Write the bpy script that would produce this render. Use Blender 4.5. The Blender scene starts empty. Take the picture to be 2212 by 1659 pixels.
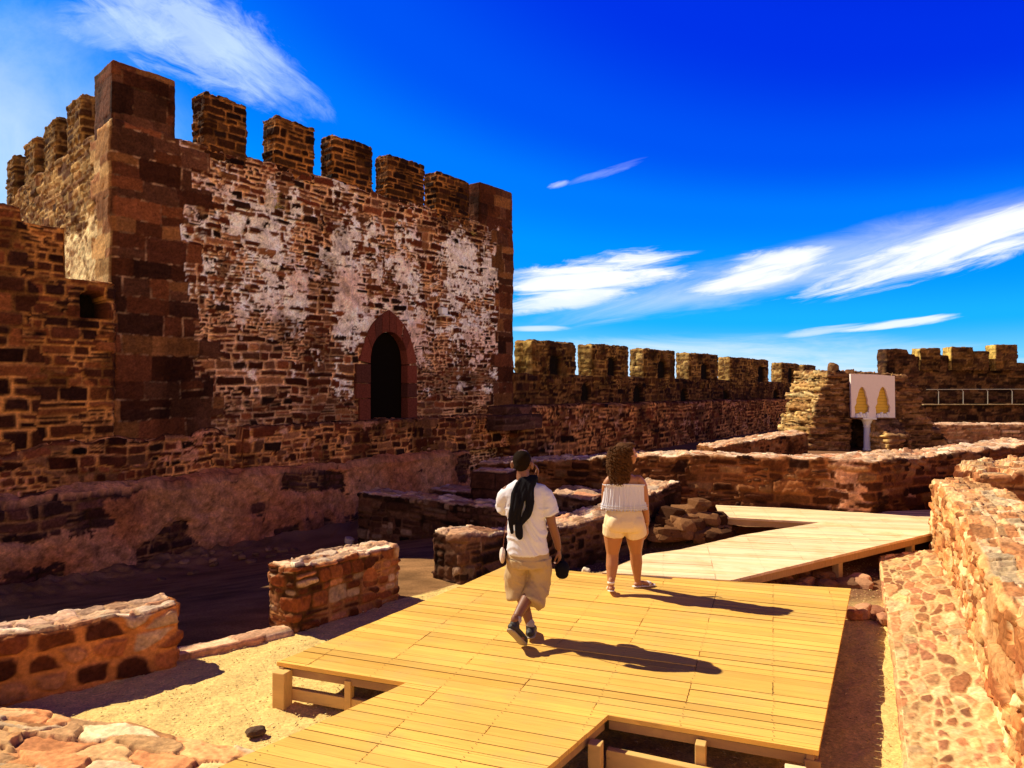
import bpy, bmesh, math, random
import numpy as np
from mathutils import Vector, Matrix

# ------------------------------------------------------------------ camera, sky, sun, exposure
SC = bpy.context.scene
COL = SC.collection
F, CX, CY, CH = 1550.0, 1106.0, 829.5, 2.4          # focal length and centre in pixels of a 2212 px wide view, eye height
cam_d = bpy.data.cameras.new("camera"); cam = bpy.data.objects.new("camera", cam_d); COL.objects.link(cam)
cam.location = (0, 0, CH); cam.rotation_euler = (math.radians(90), 0, 0)
cam_d.sensor_width = 36; cam_d.lens = 36 * F / 2212; cam_d.clip_end = 3000; cam_d.clip_start = 0.05
SC.camera = cam
SC.view_settings.view_transform = 'Standard'; SC.view_settings.look = 'None'
SC.view_settings.exposure = 0.54; SC.view_settings.gamma = 1.0
SUN_EL = math.radians(45.0)
SH = Vector((0.915, -0.403, 0)).normalized()        # the way shadows fall on the ground
sun_dir = Vector((-SH.x * math.cos(SUN_EL), -SH.y * math.cos(SUN_EL), math.sin(SUN_EL)))
sl = bpy.data.lights.new("sun", 'SUN'); sl.energy = 5.0; sl.angle = math.radians(0.5); sl.color = (1.0, 0.90, 0.70)
so = bpy.data.objects.new("sun", sl); COL.objects.link(so)
so.rotation_euler = sun_dir.to_track_quat('Z', 'Y').to_euler()

def nd(nt, kind, **kw):
    n = nt.nodes.new(kind)
    for k, v in kw.items():
        if k.startswith('i_'):
            key = k[2:]
            n.inputs[int(key) if key.isdigit() else key].default_value = v
        else: setattr(n, k, v)
    return n
def lk(nt, a, b): nt.links.new(a, b)
def mth(nt, op, a, b=None, c=None, clamp=False):
    n = nt.nodes.new('ShaderNodeMath'); n.operation = op; n.use_clamp = clamp
    for i, v in enumerate((a, b, c)):
        if v is None: continue
        if isinstance(v, (int, float)): n.inputs[i].default_value = v
        else: nt.links.new(v, n.inputs[i])
    return n.outputs[0]
def mixc(nt, fac, a, b, mode='MIX'):
    n = nt.nodes.new('ShaderNodeMix'); n.data_type = 'RGBA'; n.blend_type = mode
    for s, v in ((n.inputs[0], fac), (n.inputs[6], a), (n.inputs[7], b)):
        if isinstance(v, (int, float)): s.default_value = v
        elif isinstance(v, tuple): s.default_value = v if len(v) == 4 else (*v, 1)
        else: nt.links.new(v, s)
    return n.outputs[2]

def build_world():
    w = bpy.data.worlds.new("World"); SC.world = w; w.use_nodes = True
    nt = w.node_tree; nt.nodes.clear()
    out = nd(nt, 'ShaderNodeOutputWorld'); bg = nd(nt, 'ShaderNodeBackground'); lk(nt, bg.outputs[0], out.inputs[0])
    sky = nd(nt, 'ShaderNodeTexSky'); sky.sky_type = 'NISHITA'; sky.sun_disc = False
    sky.sun_elevation = SUN_EL; sky.sun_rotation = math.atan2(sun_dir.x, sun_dir.y)
    sky.air_density = 1.0; sky.dust_density = 0.35; sky.ozone_density = 2.5; sky.altitude = 100
    # the clear sky's brightness read through a polarised, very saturated blue scale
    ss = nd(nt, 'ShaderNodeSeparateColor'); lk(nt, sky.outputs[0], ss.inputs[0])
    rp = nd(nt, 'ShaderNodeValToRGB'); rp.color_ramp.interpolation = 'EASE'
    st_ = [(.10, (0, .010, .66)), (.13, (0, .030, .76)), (.17, (0, .085, .86)), (.21, (0, .19, .94)), (.27, (0, .29, .98)), (.40, (.01, .43, 1)), (.55, (.16, .60, 1)), (.80, (.50, .82, 1)), (1.0, (.75, .9, 1))]
    el_ = rp.color_ramp.elements; el_[0].position = st_[0][0]; el_[0].color = (*st_[0][1], 1); el_[1].position = st_[-1][0]; el_[1].color = (*st_[-1][1], 1)
    for q, c_ in st_[1:-1]: e_ = el_.new(q); e_.color = (*c_, 1)
    lk(nt, mth(nt, 'MULTIPLY', ss.outputs[0], SKY_PRE), rp.inputs[0])
    tc = nd(nt, 'ShaderNodeTexCoord'); sep = nd(nt, 'ShaderNodeSeparateXYZ'); lk(nt, tc.outputs['Generated'], sep.inputs[0])
    x, y, z = sep.outputs
    az = mth(nt, 'ARCTAN2', x, y)                       # 0 straight ahead, + to the right
    hz = mth(nt, 'SQRT', mth(nt, 'ADD', mth(nt, 'MULTIPLY', x, x), mth(nt, 'MULTIPLY', y, y)))
    el = mth(nt, 'ARCTAN2', z, hz)
    col = rp.outputs[0]
    def cloud(col, a0, e0, ra, re, tilt, dens, sx, sy, seed, lo=0.42, hi=0.72, tone=(1.0, 1.02, 1.1)):
        ct, st = math.cos(tilt), math.sin(tilt)
        da = mth(nt, 'SUBTRACT', az, a0); de = mth(nt, 'SUBTRACT', el, e0)
        p = mth(nt, 'ADD', mth(nt, 'MULTIPLY', da, ct), mth(nt, 'MULTIPLY', de, st))
        q = mth(nt, 'SUBTRACT', mth(nt, 'MULTIPLY', de, ct), mth(nt, 'MULTIPLY', da, st))
        pn = mth(nt, 'DIVIDE', p, ra); qn = mth(nt, 'DIVIDE', q, re)
        r2 = mth(nt, 'ADD', mth(nt, 'MULTIPLY', pn, pn), mth(nt, 'MULTIPLY', qn, qn))
        fall = mth(nt, 'SUBTRACT', 1.0, r2, clamp=True)
        cv = nd(nt, 'ShaderNodeCombineXYZ'); lk(nt, mth(nt, 'MULTIPLY', p, sx), cv.inputs[0]); lk(nt, mth(nt, 'MULTIPLY', q, sy), cv.inputs[1])
        cv.inputs[2].default_value = seed
        wn = nd(nt, 'ShaderNodeTexNoise', i_Scale=.45, i_Detail=3.0); lk(nt, cv.outputs[0], wn.inputs['Vector'])
        wv = nd(nt, 'ShaderNodeVectorMath', operation='MULTIPLY_ADD'); lk(nt, wn.outputs['Color'], wv.inputs[0]); wv.inputs[1].default_value = (2.2, 2.2, 0); lk(nt, cv.outputs[0], wv.inputs[2])
        nz = nd(nt, 'ShaderNodeTexNoise', i_Scale=1.0, i_Detail=10.0, i_Roughness=0.66, i_Distortion=0.4); lk(nt, wv.outputs[0], nz.inputs['Vector'])
        # the falloff erodes the noise, so the outline is ragged and not an ellipse
        v = mth(nt, 'ADD', nz.outputs[0], mth(nt, 'MULTIPLY', mth(nt, 'SUBTRACT', fall, 0.5), 0.62))
        mr = nd(nt, 'ShaderNodeMapRange', interpolation_type='SMOOTHSTEP', i_1=lo, i_2=hi); lk(nt, v, mr.inputs[0])
        gate = nd(nt, 'ShaderNodeMapRange', interpolation_type='SMOOTHSTEP', i_1=0.0, i_2=0.3); lk(nt, fall, gate.inputs[0])
        f = mth(nt, 'MULTIPLY', mth(nt, 'MULTIPLY', mr.outputs[0], gate.outputs[0]), dens)
        return mixc(nt, f, col, tone)
    A = lambda px: math.atan((px - CX) / F)
    def E(px, py): return math.atan((CY - py) / math.hypot(F, px - CX))
    # broad thin veil low at the left, and along the horizon
    col = cloud(col, A(-160), E(0, 400), .34, .24, 0.0, .80, 3, 3, 3.3, .15, 1.0, (.72, .88, 1.1))
    col = cloud(col, A(400), E(400, 60), .185, .080, -.35, .62, 14, 38, 7.1, .42, .84, (.70, .87, 1.06))
    col = cloud(col, A(560), E(560, 140), .13, .045, -.55, .45, 13, 40, 17.1, .40, .88, (.66, .85, 1.06))
    col = cloud(col, A(250), E(250, 60), .09, .030, .1, .45, 13, 34, 27.1, .38, .86, (.66, .85, 1.06))
    col = cloud(col, A(1720), E(1720, 578), .46, .045, .17, .42, 4, 30, 41.7, .30, .95)
    col = cloud(col, A(1290), E(1290, 600), .20, .042, .10, .95, 8, 56, 1.7, .45, .78)
    col = cloud(col, A(1200), E(1200, 655), .14, .020, .12, .8, 7, 60, 31.7, .42, .74)
    col = cloud(col, A(1640), E(1640, 588), .125, .028, .22, .92, 10, 62, 12.4, .45, .80)
    col = cloud(col, A(1690), E(1690, 552), .09, .014, .05, .75, 14, 60, 22.4, .42, .80)
    col = cloud(col, A(2050), E(2050, 540), .25, .038, .24, .95, 8, 60, 5.9, .45, .80)
    col = cloud(col, A(2150), E(2150, 480), .12, .020, .22, .6, 9, 60, 35.9, .42, .85)
    col = cloud(col, A(1210), E(1210, 398), .022, .006, .2, .4, 30, 90, 8.9, .35, .85)
    col = cloud(col, A(1310), E(1310, 372), .07, .008, .25, .16, 14, 90, 9.9, .4, .9)
    col = cloud(col, A(1960), E(1960, 697), .095, .0075, .10, .8, 12, 110, 4.4, .40, .8)
    col = cloud(col, A(1770), E(1770, 715), .07, .007, .12, .5, 12, 110, 14.4, .40, .9)
    col = cloud(col, A(1160), E(1160, 710), .06, .006, .02, .6, 12, 110, 24.4, .40, .9)
    col = cloud(col, A(1500), E(1500, 790), .5, .05, .0, .75, 4, 24, 2.2, .30, 1.0, (.95, .98, 1.05))
    # added fill: warm cloud in the unseen sky behind the viewer, brightens shaded walls
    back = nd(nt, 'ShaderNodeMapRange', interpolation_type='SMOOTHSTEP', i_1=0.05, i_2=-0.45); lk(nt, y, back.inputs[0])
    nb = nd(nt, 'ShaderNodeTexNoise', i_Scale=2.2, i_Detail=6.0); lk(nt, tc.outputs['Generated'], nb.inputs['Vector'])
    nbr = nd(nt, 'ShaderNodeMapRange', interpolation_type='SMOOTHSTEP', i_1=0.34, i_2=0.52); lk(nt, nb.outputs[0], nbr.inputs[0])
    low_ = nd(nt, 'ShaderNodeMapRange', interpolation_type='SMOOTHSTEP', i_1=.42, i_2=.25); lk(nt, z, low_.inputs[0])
    col = mixc(nt, mth(nt, 'MULTIPLY', mth(nt, 'MULTIPLY', back.outputs[0], nbr.outputs[0]), low_.outputs[0]), col, BACK_FILL)
    zen = nd(nt, 'ShaderNodeMapRange', interpolation_type='SMOOTHSTEP', i_1=.47, i_2=.56); lk(nt, z, zen.inputs[0])
    col = mixc(nt, zen.outputs[0], col, (0, .005, .14))  # unseen sky overhead darkened to cut the fill on level surfaces
    bw = mixc(nt, 1.0, col, (1, 1, 1), 'MULTIPLY')
    lk(nt, bw, bg.inputs[0]); bg.inputs[1].default_value = SKY_STRENGTH
SKY_STRENGTH, SKY_PRE = 0.74, 0.1
BACK_FILL = (1.85, 1.22, .54)
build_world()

def at(px, py, z=0.0):
    Y = F * (CH - z) / (py - CY); return ((px - CX) / F * Y, Y)
def zat(py, Y): return CH + (CY - py) / F * Y

# ------------------------------------------------------------------ naming helpers
def tag(o, label=None, cat=None, group=None, kind=None):
    if label: o['label'] = label
    if cat: o['category'] = cat
    if group: o['group'] = group
    if cat and not kind: kind = 'thing'
    if kind: o['kind'] = kind
    return o
def empty(name, loc=(0, 0, 0), rz=0.0):
    o = bpy.data.objects.new(name, None); COL.objects.link(o); o.location = loc; o.rotation_euler.z = rz; o.empty_display_size = .2
    return o
def parent(o, p):
    if p is not None:
        o.parent = p
        o.matrix_parent_inverse = Matrix.LocRotScale(p.location, p.rotation_euler, None).inverted()
    return o
def mesh_obj(name, verts, faces, mat, par=None, cols=None, smooth=True, mats=None, fm=None):
    me = bpy.data.meshes.new(name)
    verts = np.asarray(verts, dtype=np.float32); n = len(verts)
    if isinstance(faces, np.ndarray) and faces.ndim == 2:
        k = faces.shape[1]
        me.vertices.add(n); me.vertices.foreach_set('co', verts.ravel())
        me.loops.add(faces.size); me.loops.foreach_set('vertex_index', faces.astype(np.int32).ravel())
        me.polygons.add(len(faces)); me.polygons.foreach_set('loop_start', np.arange(0, faces.size, k, dtype=np.int32))
        me.update(calc_edges=True)
    else:
        me.from_pydata([tuple(map(float, v)) for v in verts], [], [tuple(int(i) for i in f) for f in faces])
        me.update()
    if cols is not None:
        a = me.color_attributes.new('col', 'FLOAT_COLOR', 'POINT')
        c = np.ones((n, 4), np.float32); c[:, :3] = cols
        a.data.foreach_set('color', c.ravel())
    if smooth: me.polygons.foreach_set('use_smooth', np.ones(len(me.polygons), bool))
    for m in (mats or [mat]): me.materials.append(m)
    if fm is not None: me.polygons.foreach_set('material_index', np.asarray(fm, np.int32))
    me.validate()
    o = bpy.data.objects.new(name, me); COL.objects.link(o)
    return parent(o, par)

class MB:
    """collects shapes and links them as one mesh"""
    def __init__(s): s.v = []; s.f = []; s.c = []; s.m = []
    def add(s, v, f, c=None, m=0):
        b = len(s.v); s.v += [tuple(p) for p in v]; s.f += [tuple(b + i for i in q) for q in f]
        s.c += [c or (1, 1, 1)] * len(v); s.m += [m] * len(f)
    def box(s, c, size, rz=0.0, col=None, m=0, bev=0.0):
        hx, hy, hz = size[0] / 2, size[1] / 2, size[2] / 2
        if bev > 0:
            bm = bmesh.new(); bmesh.ops.create_cube(bm, size=1.0)
            for v in bm.verts: v.co = Vector((v.co.x * size[0], v.co.y * size[1], v.co.z * size[2]))
            bmesh.ops.bevel(bm, geom=bm.edges[:], offset=bev, segments=2, affect='EDGES', profile=.6)
            R = Matrix.Rotation(rz, 3, 'Z'); bm.verts.ensure_lookup_table()
            s.add([R @ v.co + Vector(c) for v in bm.verts], [[v.index for v in f.verts] for f in bm.faces], col, m); bm.free(); return
        ca, sa = math.cos(rz), math.sin(rz)
        v = [(c[0] + x * hx * ca - y * hy * sa, c[1] + x * hx * sa + y * hy * ca, c[2] + z * hz) for x in (-1, 1) for y in (-1, 1) for z in (-1, 1)]
        s.add(v, [(0, 1, 3, 2), (4, 6, 7, 5), (0, 4, 5, 1), (2, 3, 7, 6), (0, 2, 6, 4), (1, 5, 7, 3)], col, m)
    def tube(s, pts, rad, n=10, col=None, m=0, cap=True):
        pts = [Vector(p) for p in pts]; rad = rad if isinstance(rad, (list, tuple)) else [rad] * len(pts)
        v = []; up = None
        for i, p in enumerate(pts):
            d = (pts[min(i + 1, len(pts) - 1)] - pts[max(i - 1, 0)]).normalized()
            if up is None: up = d.orthogonal().normalized()
            up = (up - d * up.dot(d)).normalized(); w = d.cross(up)
            for k in range(n):
                a = 2 * math.pi * k / n; v.append(p + (up * math.cos(a) + w * math.sin(a)) * rad[i])
        f = [(i * n + k, i * n + (k + 1) % n, (i + 1) * n + (k + 1) % n, (i + 1) * n + k) for i in range(len(pts) - 1) for k in range(n)]
        if cap: f += [tuple(range(n - 1, -1, -1)), tuple((len(pts) - 1) * n + k for k in range(n))]
        s.add(v, f, col, m)
    def build(s, name, mat, par=None, smooth=False, mats=None):
        return mesh_obj(name, s.v, s.f, mat, par, np.array(s.c, np.float32), smooth, mats, s.m)

# ------------------------------------------------------------------ numpy noise
def h32(*a):
    h = np.uint32(0x9E3779B9)
    with np.errstate(over='ignore'):
        for i, v in enumerate(a):
            v = np.asarray(v).astype(np.int64).astype(np.uint32)
            h = (h ^ (v * np.uint32(0x85EBCA6B) + np.uint32(0x27D4EB2F * (i + 1) & 0xFFFFFFFF)))
            h = h * np.uint32(0xC2B2AE35); h = h ^ (h >> np.uint32(15)); h = h * np.uint32(0x2545F491); h = h ^ (h >> np.uint32(13))
    return h.astype(np.float64) / 4294967296.0
def vn3(x, y, z, seed=0):
    xi, yi, zi = np.floor(x), np.floor(y), np.floor(z)
    fx, fy, fz = x - xi, y - yi, z - zi
    fx, fy, fz = fx * fx * (3 - 2 * fx), fy * fy * (3 - 2 * fy), fz * fz * (3 - 2 * fz)
    r = 0
    for a in (0, 1):
        wa = fx if a else 1 - fx
        for b in (0, 1):
            wb = fy if b else 1 - fy
            for c in (0, 1):
                wc = fz if c else 1 - fz
                r = r + wa * wb * wc * h32(xi + a, yi + b, zi + c, seed)
    return r
def fbm(x, y, z=0.0, seed=0, oc=4, gain=.5):
    x = np.asarray(x, float); y = np.asarray(y, float); z = np.zeros_like(x) + z
    r = 0; a = 1.0; t = 0
    for i in range(oc):
        r = r + a * vn3(x, y, z, seed + i * 17); t += a; a *= gain; x = x * 2.03; y = y * 2.03; z = z * 2.03
    return r / t
def sst(a, b, x):
    t = np.clip((x - a) / (b - a), 0, 1); return t * t * (3 - 2 * t)

def cells(u, v, L, H, jx, jy, seed, off=.5):
    """stones in rough courses: distance to the joint (m), hashes per stone and the row"""
    U, V = u / L, v / H
    j0 = np.floor(V); bx = np.zeros(U.shape); by = np.zeros(U.shape); best = np.full(U.shape, 9.0); sec = np.full(U.shape, 9.0)
    bi = np.zeros(U.shape); bj = np.zeros(U.shape)
    for dj in (-1, 0, 1):
        j = j0 + dj
        sh = off * (j % 2) + .35 * h32(j, 7, seed + 5)
        i0 = np.floor(U - sh)
        for di in (-1, 0, 1):
            i = i0 + di
            px = i + sh + .5 + jx * (h32(i, j, seed) - .5); py = j + .5 + jy * (h32(i, j, seed + 1) - .5)
            dx = np.abs(U - px) * 1.0; dy = np.abs(V - py) * 1.45
            d = (dx ** 4 + dy ** 4) ** .25
            nb = d < best
            sec = np.where(nb, best, np.minimum(sec, d)); bi = np.where(nb, i, bi); bj = np.where(nb, j, bj)
            bx = np.where(nb, U - px, bx); by = np.where(nb, V - py, by); best = np.where(nb, d, best)
    return (sec - best) * .5 * min(L, H) * 1.3, bi, bj, bx, by

def courses(u, v, L, H, seed):
    """roughly squared stones in beds of uneven height: distance to the joint (m), stone hashes, position in the stone"""
    V = v / H; j = np.floor(V)
    bd = lambda q: q + .42 * (h32(q, 1, seed + 5) - .5)
    j = np.where(V < bd(j), j - 1, j); j = np.where(V >= bd(j + 1), j + 1, j)
    lo, hi = bd(j), bd(j + 1)
    sc = .6 + 1.1 * h32(j, 2, seed + 6); Uu = u / (L * sc) + 37.7 * h32(j, 3, seed + 7); i = np.floor(Uu)
    be = lambda q: q + .62 * (h32(q, j, seed + 8) - .5)
    i = np.where(Uu < be(i), i - 1, i); i = np.where(Uu >= be(i + 1), i + 1, i); l2, h2 = be(i), be(i + 1)
    # some stones are split into two thin ones
    sp = h32(i, j, seed + 9); mid = lo + (hi - lo) * (.38 + .24 * h32(i, j, seed + 10)); two = (sp < .22) & ((h2 - l2) * sc * L > .9 * H)
    up = two & (V >= mid); lo = np.where(up, mid, lo); hi = np.where(two & ~up, mid, hi); j2 = j + .5 * up
    dy = np.minimum(V - lo, hi - V) * H; dx = np.minimum(Uu - l2, h2 - Uu) * L * sc
    k = .016; e = -k * np.log(np.exp(-np.clip(dx, -1, 1) / k) + np.exp(-np.clip(dy, -1, 1) / k)) + .008
    return e, i, np.floor(j2 * 2), (Uu - (l2 + h2) / 2), (V - (lo + hi) / 2)
def palette(r, pal):
    pal = np.array(pal); k = np.clip((r * len(pal)).astype(int), 0, len(pal) - 1); return pal[k]

STY = dict(L=.36, H=.17, jx=.75, jy=.28, mw=.016, relief=.028, warp=.035, round=.03,
           pal=[(.11, .036, .024), (.075, .028, .02), (.15, .052, .03), (.19, .07, .036), (.05, .022, .018), (.13, .04, .03), (.24, .11, .055)],
           mortar=(.40, .21, .11), rough=.010, plaster=None, pcol=(.66, .52, .46), ash=None)
def style(**k): d = dict(STY); d.update(k); return d

def masonry(u, v, P, st, seed):
    """height (m) and colour of a wall face at (u, v); P = positions (for 3-D noise)"""
    wu = (fbm(u * 2.2, v * 2.2, 0, seed + 31, 3) - .5) * 2 * st['warp']; wv = (fbm(u * 2.0, v * 2.0, 5, seed + 57, 3) - .5) * 2 * st['warp'] * .7
    wv = wv + (fbm(u * .35, v * .8, 2, seed + 3, 2) - .5) * st.get('roll', .16)
    mv = np.clip(-.6 + 3.0 * fbm(u * 1.7, v * 1.7, 3, seed + 4, 3), .25, 2.6); er = (fbm(u * 11, v * 11, 3, seed + 6, 3) - .5) * .022 * st.get('er', 1.0)
    def layer(L, H, jx, jy, mw, relief, rnd, pal, sd, wk=1.0, off=.5):
        e, bi, bj, bx, by = courses(u + wu * wk, v + wv * wk, L, H, sd) if st.get('bed', True) else cells(u + wu * wk, v + wv * wk, L, H, jx, jy, sd, off)
        r1, r2, r3 = h32(bi, bj, sd + 11), h32(bi, bj, sd + 12), h32(bi, bj, sd + 13)
        e = e + er * min(1, H / .15); s = sst(mw * .4 * mv, mw * .4 * mv + rnd, e)
        ta, tb = h32(bi, bj, sd + 14) - .5, h32(bi, bj, sd + 15) - .5
        brk = np.abs(fbm(u * 9 + bi * 3.1, v * 9 + bj * 1.7, 2, sd + 16, 2) - .5)          # broken, faceted faces
        hh = s * relief * np.clip(.25 + 1.0 * r1 + st.get('brk', 1.0) * (1.5 * (ta * bx + tb * by) - 1.1 * brk), .04, 3)
        strata = 1 + .55 * (fbm(u * 3 + bi * 5.3, v * 26 + ta * 30 * bx, 4, sd + 17, 3) - .5)
        c = palette(r2, pal) * ((.6 + .8 * r3) * strata)[:, None]
        return e, s, hh, c, r1, bj
    e, s, hh, c, r1, bj = layer(st['L'], st['H'], st['jx'], st['jy'], st['mw'], st['relief'], st['round'], st['pal'], seed)
    # second, finer stone size in patches
    if st.get('mixed', True):
        e2, s2, hh2, c2, r12, _ = layer(st['L'] * .62, st['H'] * .68, .6, .4, st['mw'], st['relief'] * .9, st['round'] * .8, st['pal'], seed + 100)
        k = (fbm(u * 1.3, v * 1.9, 9, seed + 77, 2) > .53)
        e = np.where(k, e2, e); s = np.where(k, s2, s); hh = np.where(k, hh2, hh); c = np.where(k[:, None], c2, c); r1 = np.where(k, r12, r1)
        e3, s3, hh3, c3, r13, _ = layer(st['L'] * 1.45, st['H'] * 1.35, .6, .45, st['mw'], st['relief'] * 1.1, st['round'] * 1.3, st['pal'], seed + 200)
        k = (fbm(u * .9, v * 1.2, 19, seed + 78, 2) > .60)
        e = np.where(k, e3, e); s = np.where(k, s3, s); hh = np.where(k, hh3, hh); c = np.where(k[:, None], c3, c); r1 = np.where(k, r13, r1)
    mort = np.array(st['mortar']) * (np.clip(-.9 + 3.6 * fbm(u * 1.6, v * 1.6, 1, seed + 8, 4), st.get('mlo', .16), 1.3) if st.get('bed', True) else (.7 + .6 * fbm(u * 3, v * 3, 1, seed + 8, 3)))[:, None]
    ash = None
    if st['ash'] is not None:
        ea, sa_, ha, ca, ra, rj = layer(.74, .42, .65, .16, .009, .016, .014, st.get('apal', st['pal']), seed + 300, .25)
        ash = st['ash'](u, v, h32(np.floor(v / .42), 3, seed))
        s = np.where(ash, sa_, s); hh = np.where(ash, ha + .045, hh); c = np.where(ash[:, None], ca, c); r1 = np.where(ash, .8 + .2 * ra, r1)
        mort = np.where(ash[:, None], mort * .45, mort)
    fn = fbm(u * 14, v * 14, 3, seed + 21, 4) - .5; fc = fbm(u * 34, v * 34, 3, seed + 22, 3) - .5
    col = mort * (1 - s)[:, None] + c * s[:, None]
    hgt = hh + (1 - s) * 0.0 + fn * st['rough'] * 1.6 + fc * st['rough'] * .8
    if st['plaster'] is not None:
        p = st['plaster'](u, v)                     # plaster thickness in metres over the joints
        pn = (fbm(u * 1.6, v * 2.2, 4, seed + 41, 4) - .5) * .085 + (fbm(u * 8, v * 8, 4, seed + 42, 4) - .5) * .075
        pt = p + pn
        if ash is not None: pt = np.where(ash, -.05, pt)
        m = sst(-.006, .006, pt - hh)
        pc = np.array(st['pcol']) * np.clip(-.05 + 2.0 * fbm(u * 6, v * 7, 6, seed + 43, 5, .8), .25, 1.25)[:, None]
        tint = sst(.45, .7, fbm(u * .8, v * .8, 8, seed + 44, 3))[:, None]
        pc = pc * (1 - tint * np.array([.12, .3, .36]))
        col = col * (1 - m)[:, None] + pc * m[:, None]
        hgt = hgt * (1 - m) + (pt + fn * .02) * m
    # lichen and soot with shapes of their own
    dk = sst(.56, .72, fbm(u * 1.1, v * .8, 7, seed + 91, 5, .6))[:, None] * st.get('soot', .45)
    col = col * (1 - dk)
    col = col * (.70 + .60 * (fn + .5))[:, None] * (.75 + .5 * (fc + .5))[:, None]
    return hgt, np.clip(col, .004, .95)

def resample(pts, n):
    pts = np.array(pts, float); d = np.r_[0, np.cumsum(np.hypot(*(pts[1:] - pts[:-1]).T))]
    s = np.linspace(0, d[-1], n + 1); return np.c_[np.interp(s, d, pts[:, 0]), np.interp(s, d, pts[:, 1])], d[-1]

def stone_block(name, front, back, z0, ztop, res, st, seed, mat, par=None, open_=(), topst=None, resb=None, resz=None, u0=0.0, topdisp=1.0, wob=.02, nobot=True, edge=.018, sidest=None, clampz=False):
    """a free-standing block of masonry: front and back are plan polylines, ztop a number or f(x, y, a, b).
    One closed, connected skin; stone relief is real displacement."""
    fl = resample(front, 400)[1]; na = max(2, int(round(fl / res)))
    fr, fl = resample(front, na); bk, bl = resample(back, na)
    dep = float(np.mean(np.hypot(*(fr - bk).T))); nb = max(2, int(round(dep / (resb or res))))
    zf = ztop if callable(ztop) else (lambda x, y, a, b: np.full(np.shape(x), float(ztop)))
    a = np.arange(na + 1) / na; b = np.arange(nb + 1) / nb
    XY = fr[:, None, :] * (1 - b)[None, :, None] + bk[:, None, :] * b[None, :, None]
    ZT = zf(XY[..., 0], XY[..., 1], np.repeat(a[:, None], nb + 1, 1), np.repeat(b[None, :], na + 1, 0))
    hmax = float(ZT.max() - z0); nz = max(2, int(round(hmax / (resz or res))))
    tang = np.gradient(fr, axis=0); tang /= np.linalg.norm(tang, axis=1)[:, None]
    dirb = bk - fr; dirb /= np.linalg.norm(dirb, axis=1)[:, None]
    nf = np.c_[tang[:, 1], -tang[:, 0]]; sg = np.sign((nf * -dirb).sum(1)); nf = nf * sg[:, None]
    faces = []; ids = []; P = []; UV = []; N = []; T = []
    def grid(I, J, K, nrm, uu, vv, typ, flip):
        I, J, K = np.broadcast_arrays(I, J, K); sh = I.shape
        xy = XY[I, J]; zt = ZT[I, J]; z = np.where(K == nz, zt, np.minimum(zt, z0 + hmax * K / nz)) if clampz else z0 + (zt - z0) * K / nz
        base = sum(len(q) for q in ids)
        ids.append(((I.astype(np.int64) * (nb + 1) + J) * (nz + 1) + K).ravel())
        P.append(np.dstack([xy, z]).reshape(-1, 3)); N.append(np.broadcast_to(nrm, sh + (3,)).reshape(-1, 3))
        V_ = z if vv is None else vv
        UV.append(np.dstack([np.broadcast_to(uu, sh), np.broadcast_to(V_, sh)]).reshape(-1, 2)); T.append(np.full(I.size, typ))
        q = np.arange(I.size).reshape(sh) + base
        f = np.stack([q[:-1, :-1], q[1:, :-1], q[1:, 1:], q[:-1, 1:]], -1).reshape(-1, 4)
        faces.append(f[:, ::-1] if flip else f)
    ia = np.arange(na + 1); ib = np.arange(nb + 1); ik = np.arange(nz + 1)
    N3 = lambda n2: np.concatenate([n2, np.zeros(n2.shape[:-1] + (1,))], -1)
    grid(ia[:, None], 0, ik[None, :], N3(nf)[:, None, :], (a * fl + u0)[:, None], None, 0, False)
    grid(ia[:, None], nb, ik[None, :], N3(-nf)[:, None, :], (a * fl + 50)[:, None], None, 3, True)
    l0 = -tang[0]; r0 = tang[-1]
    grid(0, ib[:, None], ik[None, :], np.array([l0[0], l0[1], 0]), (u0 - b * dep)[:, None], None, 1, True)
    grid(na, ib[:, None], ik[None, :], np.array([r0[0], r0[1], 0]), (u0 + fl + b * dep)[:, None], None, 2, False)
    grid(ia[:, None], ib[None, :], nz, np.array([0, 0, 1.0]), (a * fl + u0)[:, None], (b * dep)[None, :] + 20, 4, False)
    ids = np.concatenate(ids); P = np.concatenate(P); N = np.concatenate(N); UV = np.concatenate(UV); T = np.concatenate(T); faces = np.concatenate(faces)
    uq, first, inv = np.unique(ids, return_index=True, return_inverse=True)
    inv = inv.ravel(); n = len(uq); NN = np.zeros((n, 3)); np.add.at(NN, inv, N); NN /= np.maximum(np.linalg.norm(NN, axis=1), 1e-6)[:, None]
    cnt = np.bincount(inv); P = P[first]; UV = UV[first]; T = T[first]; faces = inv[faces]
    h = np.zeros(n); col = np.zeros((n, 3))
    for types, s_, sd in (((0, 2, 3), st, seed), ((1,), sidest or st, seed), ((4,), topst or st, seed + 500)):
        k = np.isin(T, types)
        if k.any(): h[k], col[k] = masonry(UV[k, 0], UV[k, 1], P[k], s_, sd)
    h = np.where(T == 4, h * topdisp, h)
    ed = cnt > 1
    h = h - ed * (edge * (.4 + 1.6 * fbm(P[:, 0] * 6, P[:, 1] * 6, P[:, 2] * 6, seed + 9, 2)))
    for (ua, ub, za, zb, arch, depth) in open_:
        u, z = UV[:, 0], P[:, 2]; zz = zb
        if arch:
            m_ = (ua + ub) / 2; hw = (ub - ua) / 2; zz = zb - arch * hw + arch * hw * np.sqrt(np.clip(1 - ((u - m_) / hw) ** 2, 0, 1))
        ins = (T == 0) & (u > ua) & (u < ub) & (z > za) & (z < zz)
        h = np.where(ins, -depth, h); col = np.where(ins[:, None], np.array([.010, .007, .005]), col)  # openings coloured near black in place of the shade inside
    D = NN * h[:, None]
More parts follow.
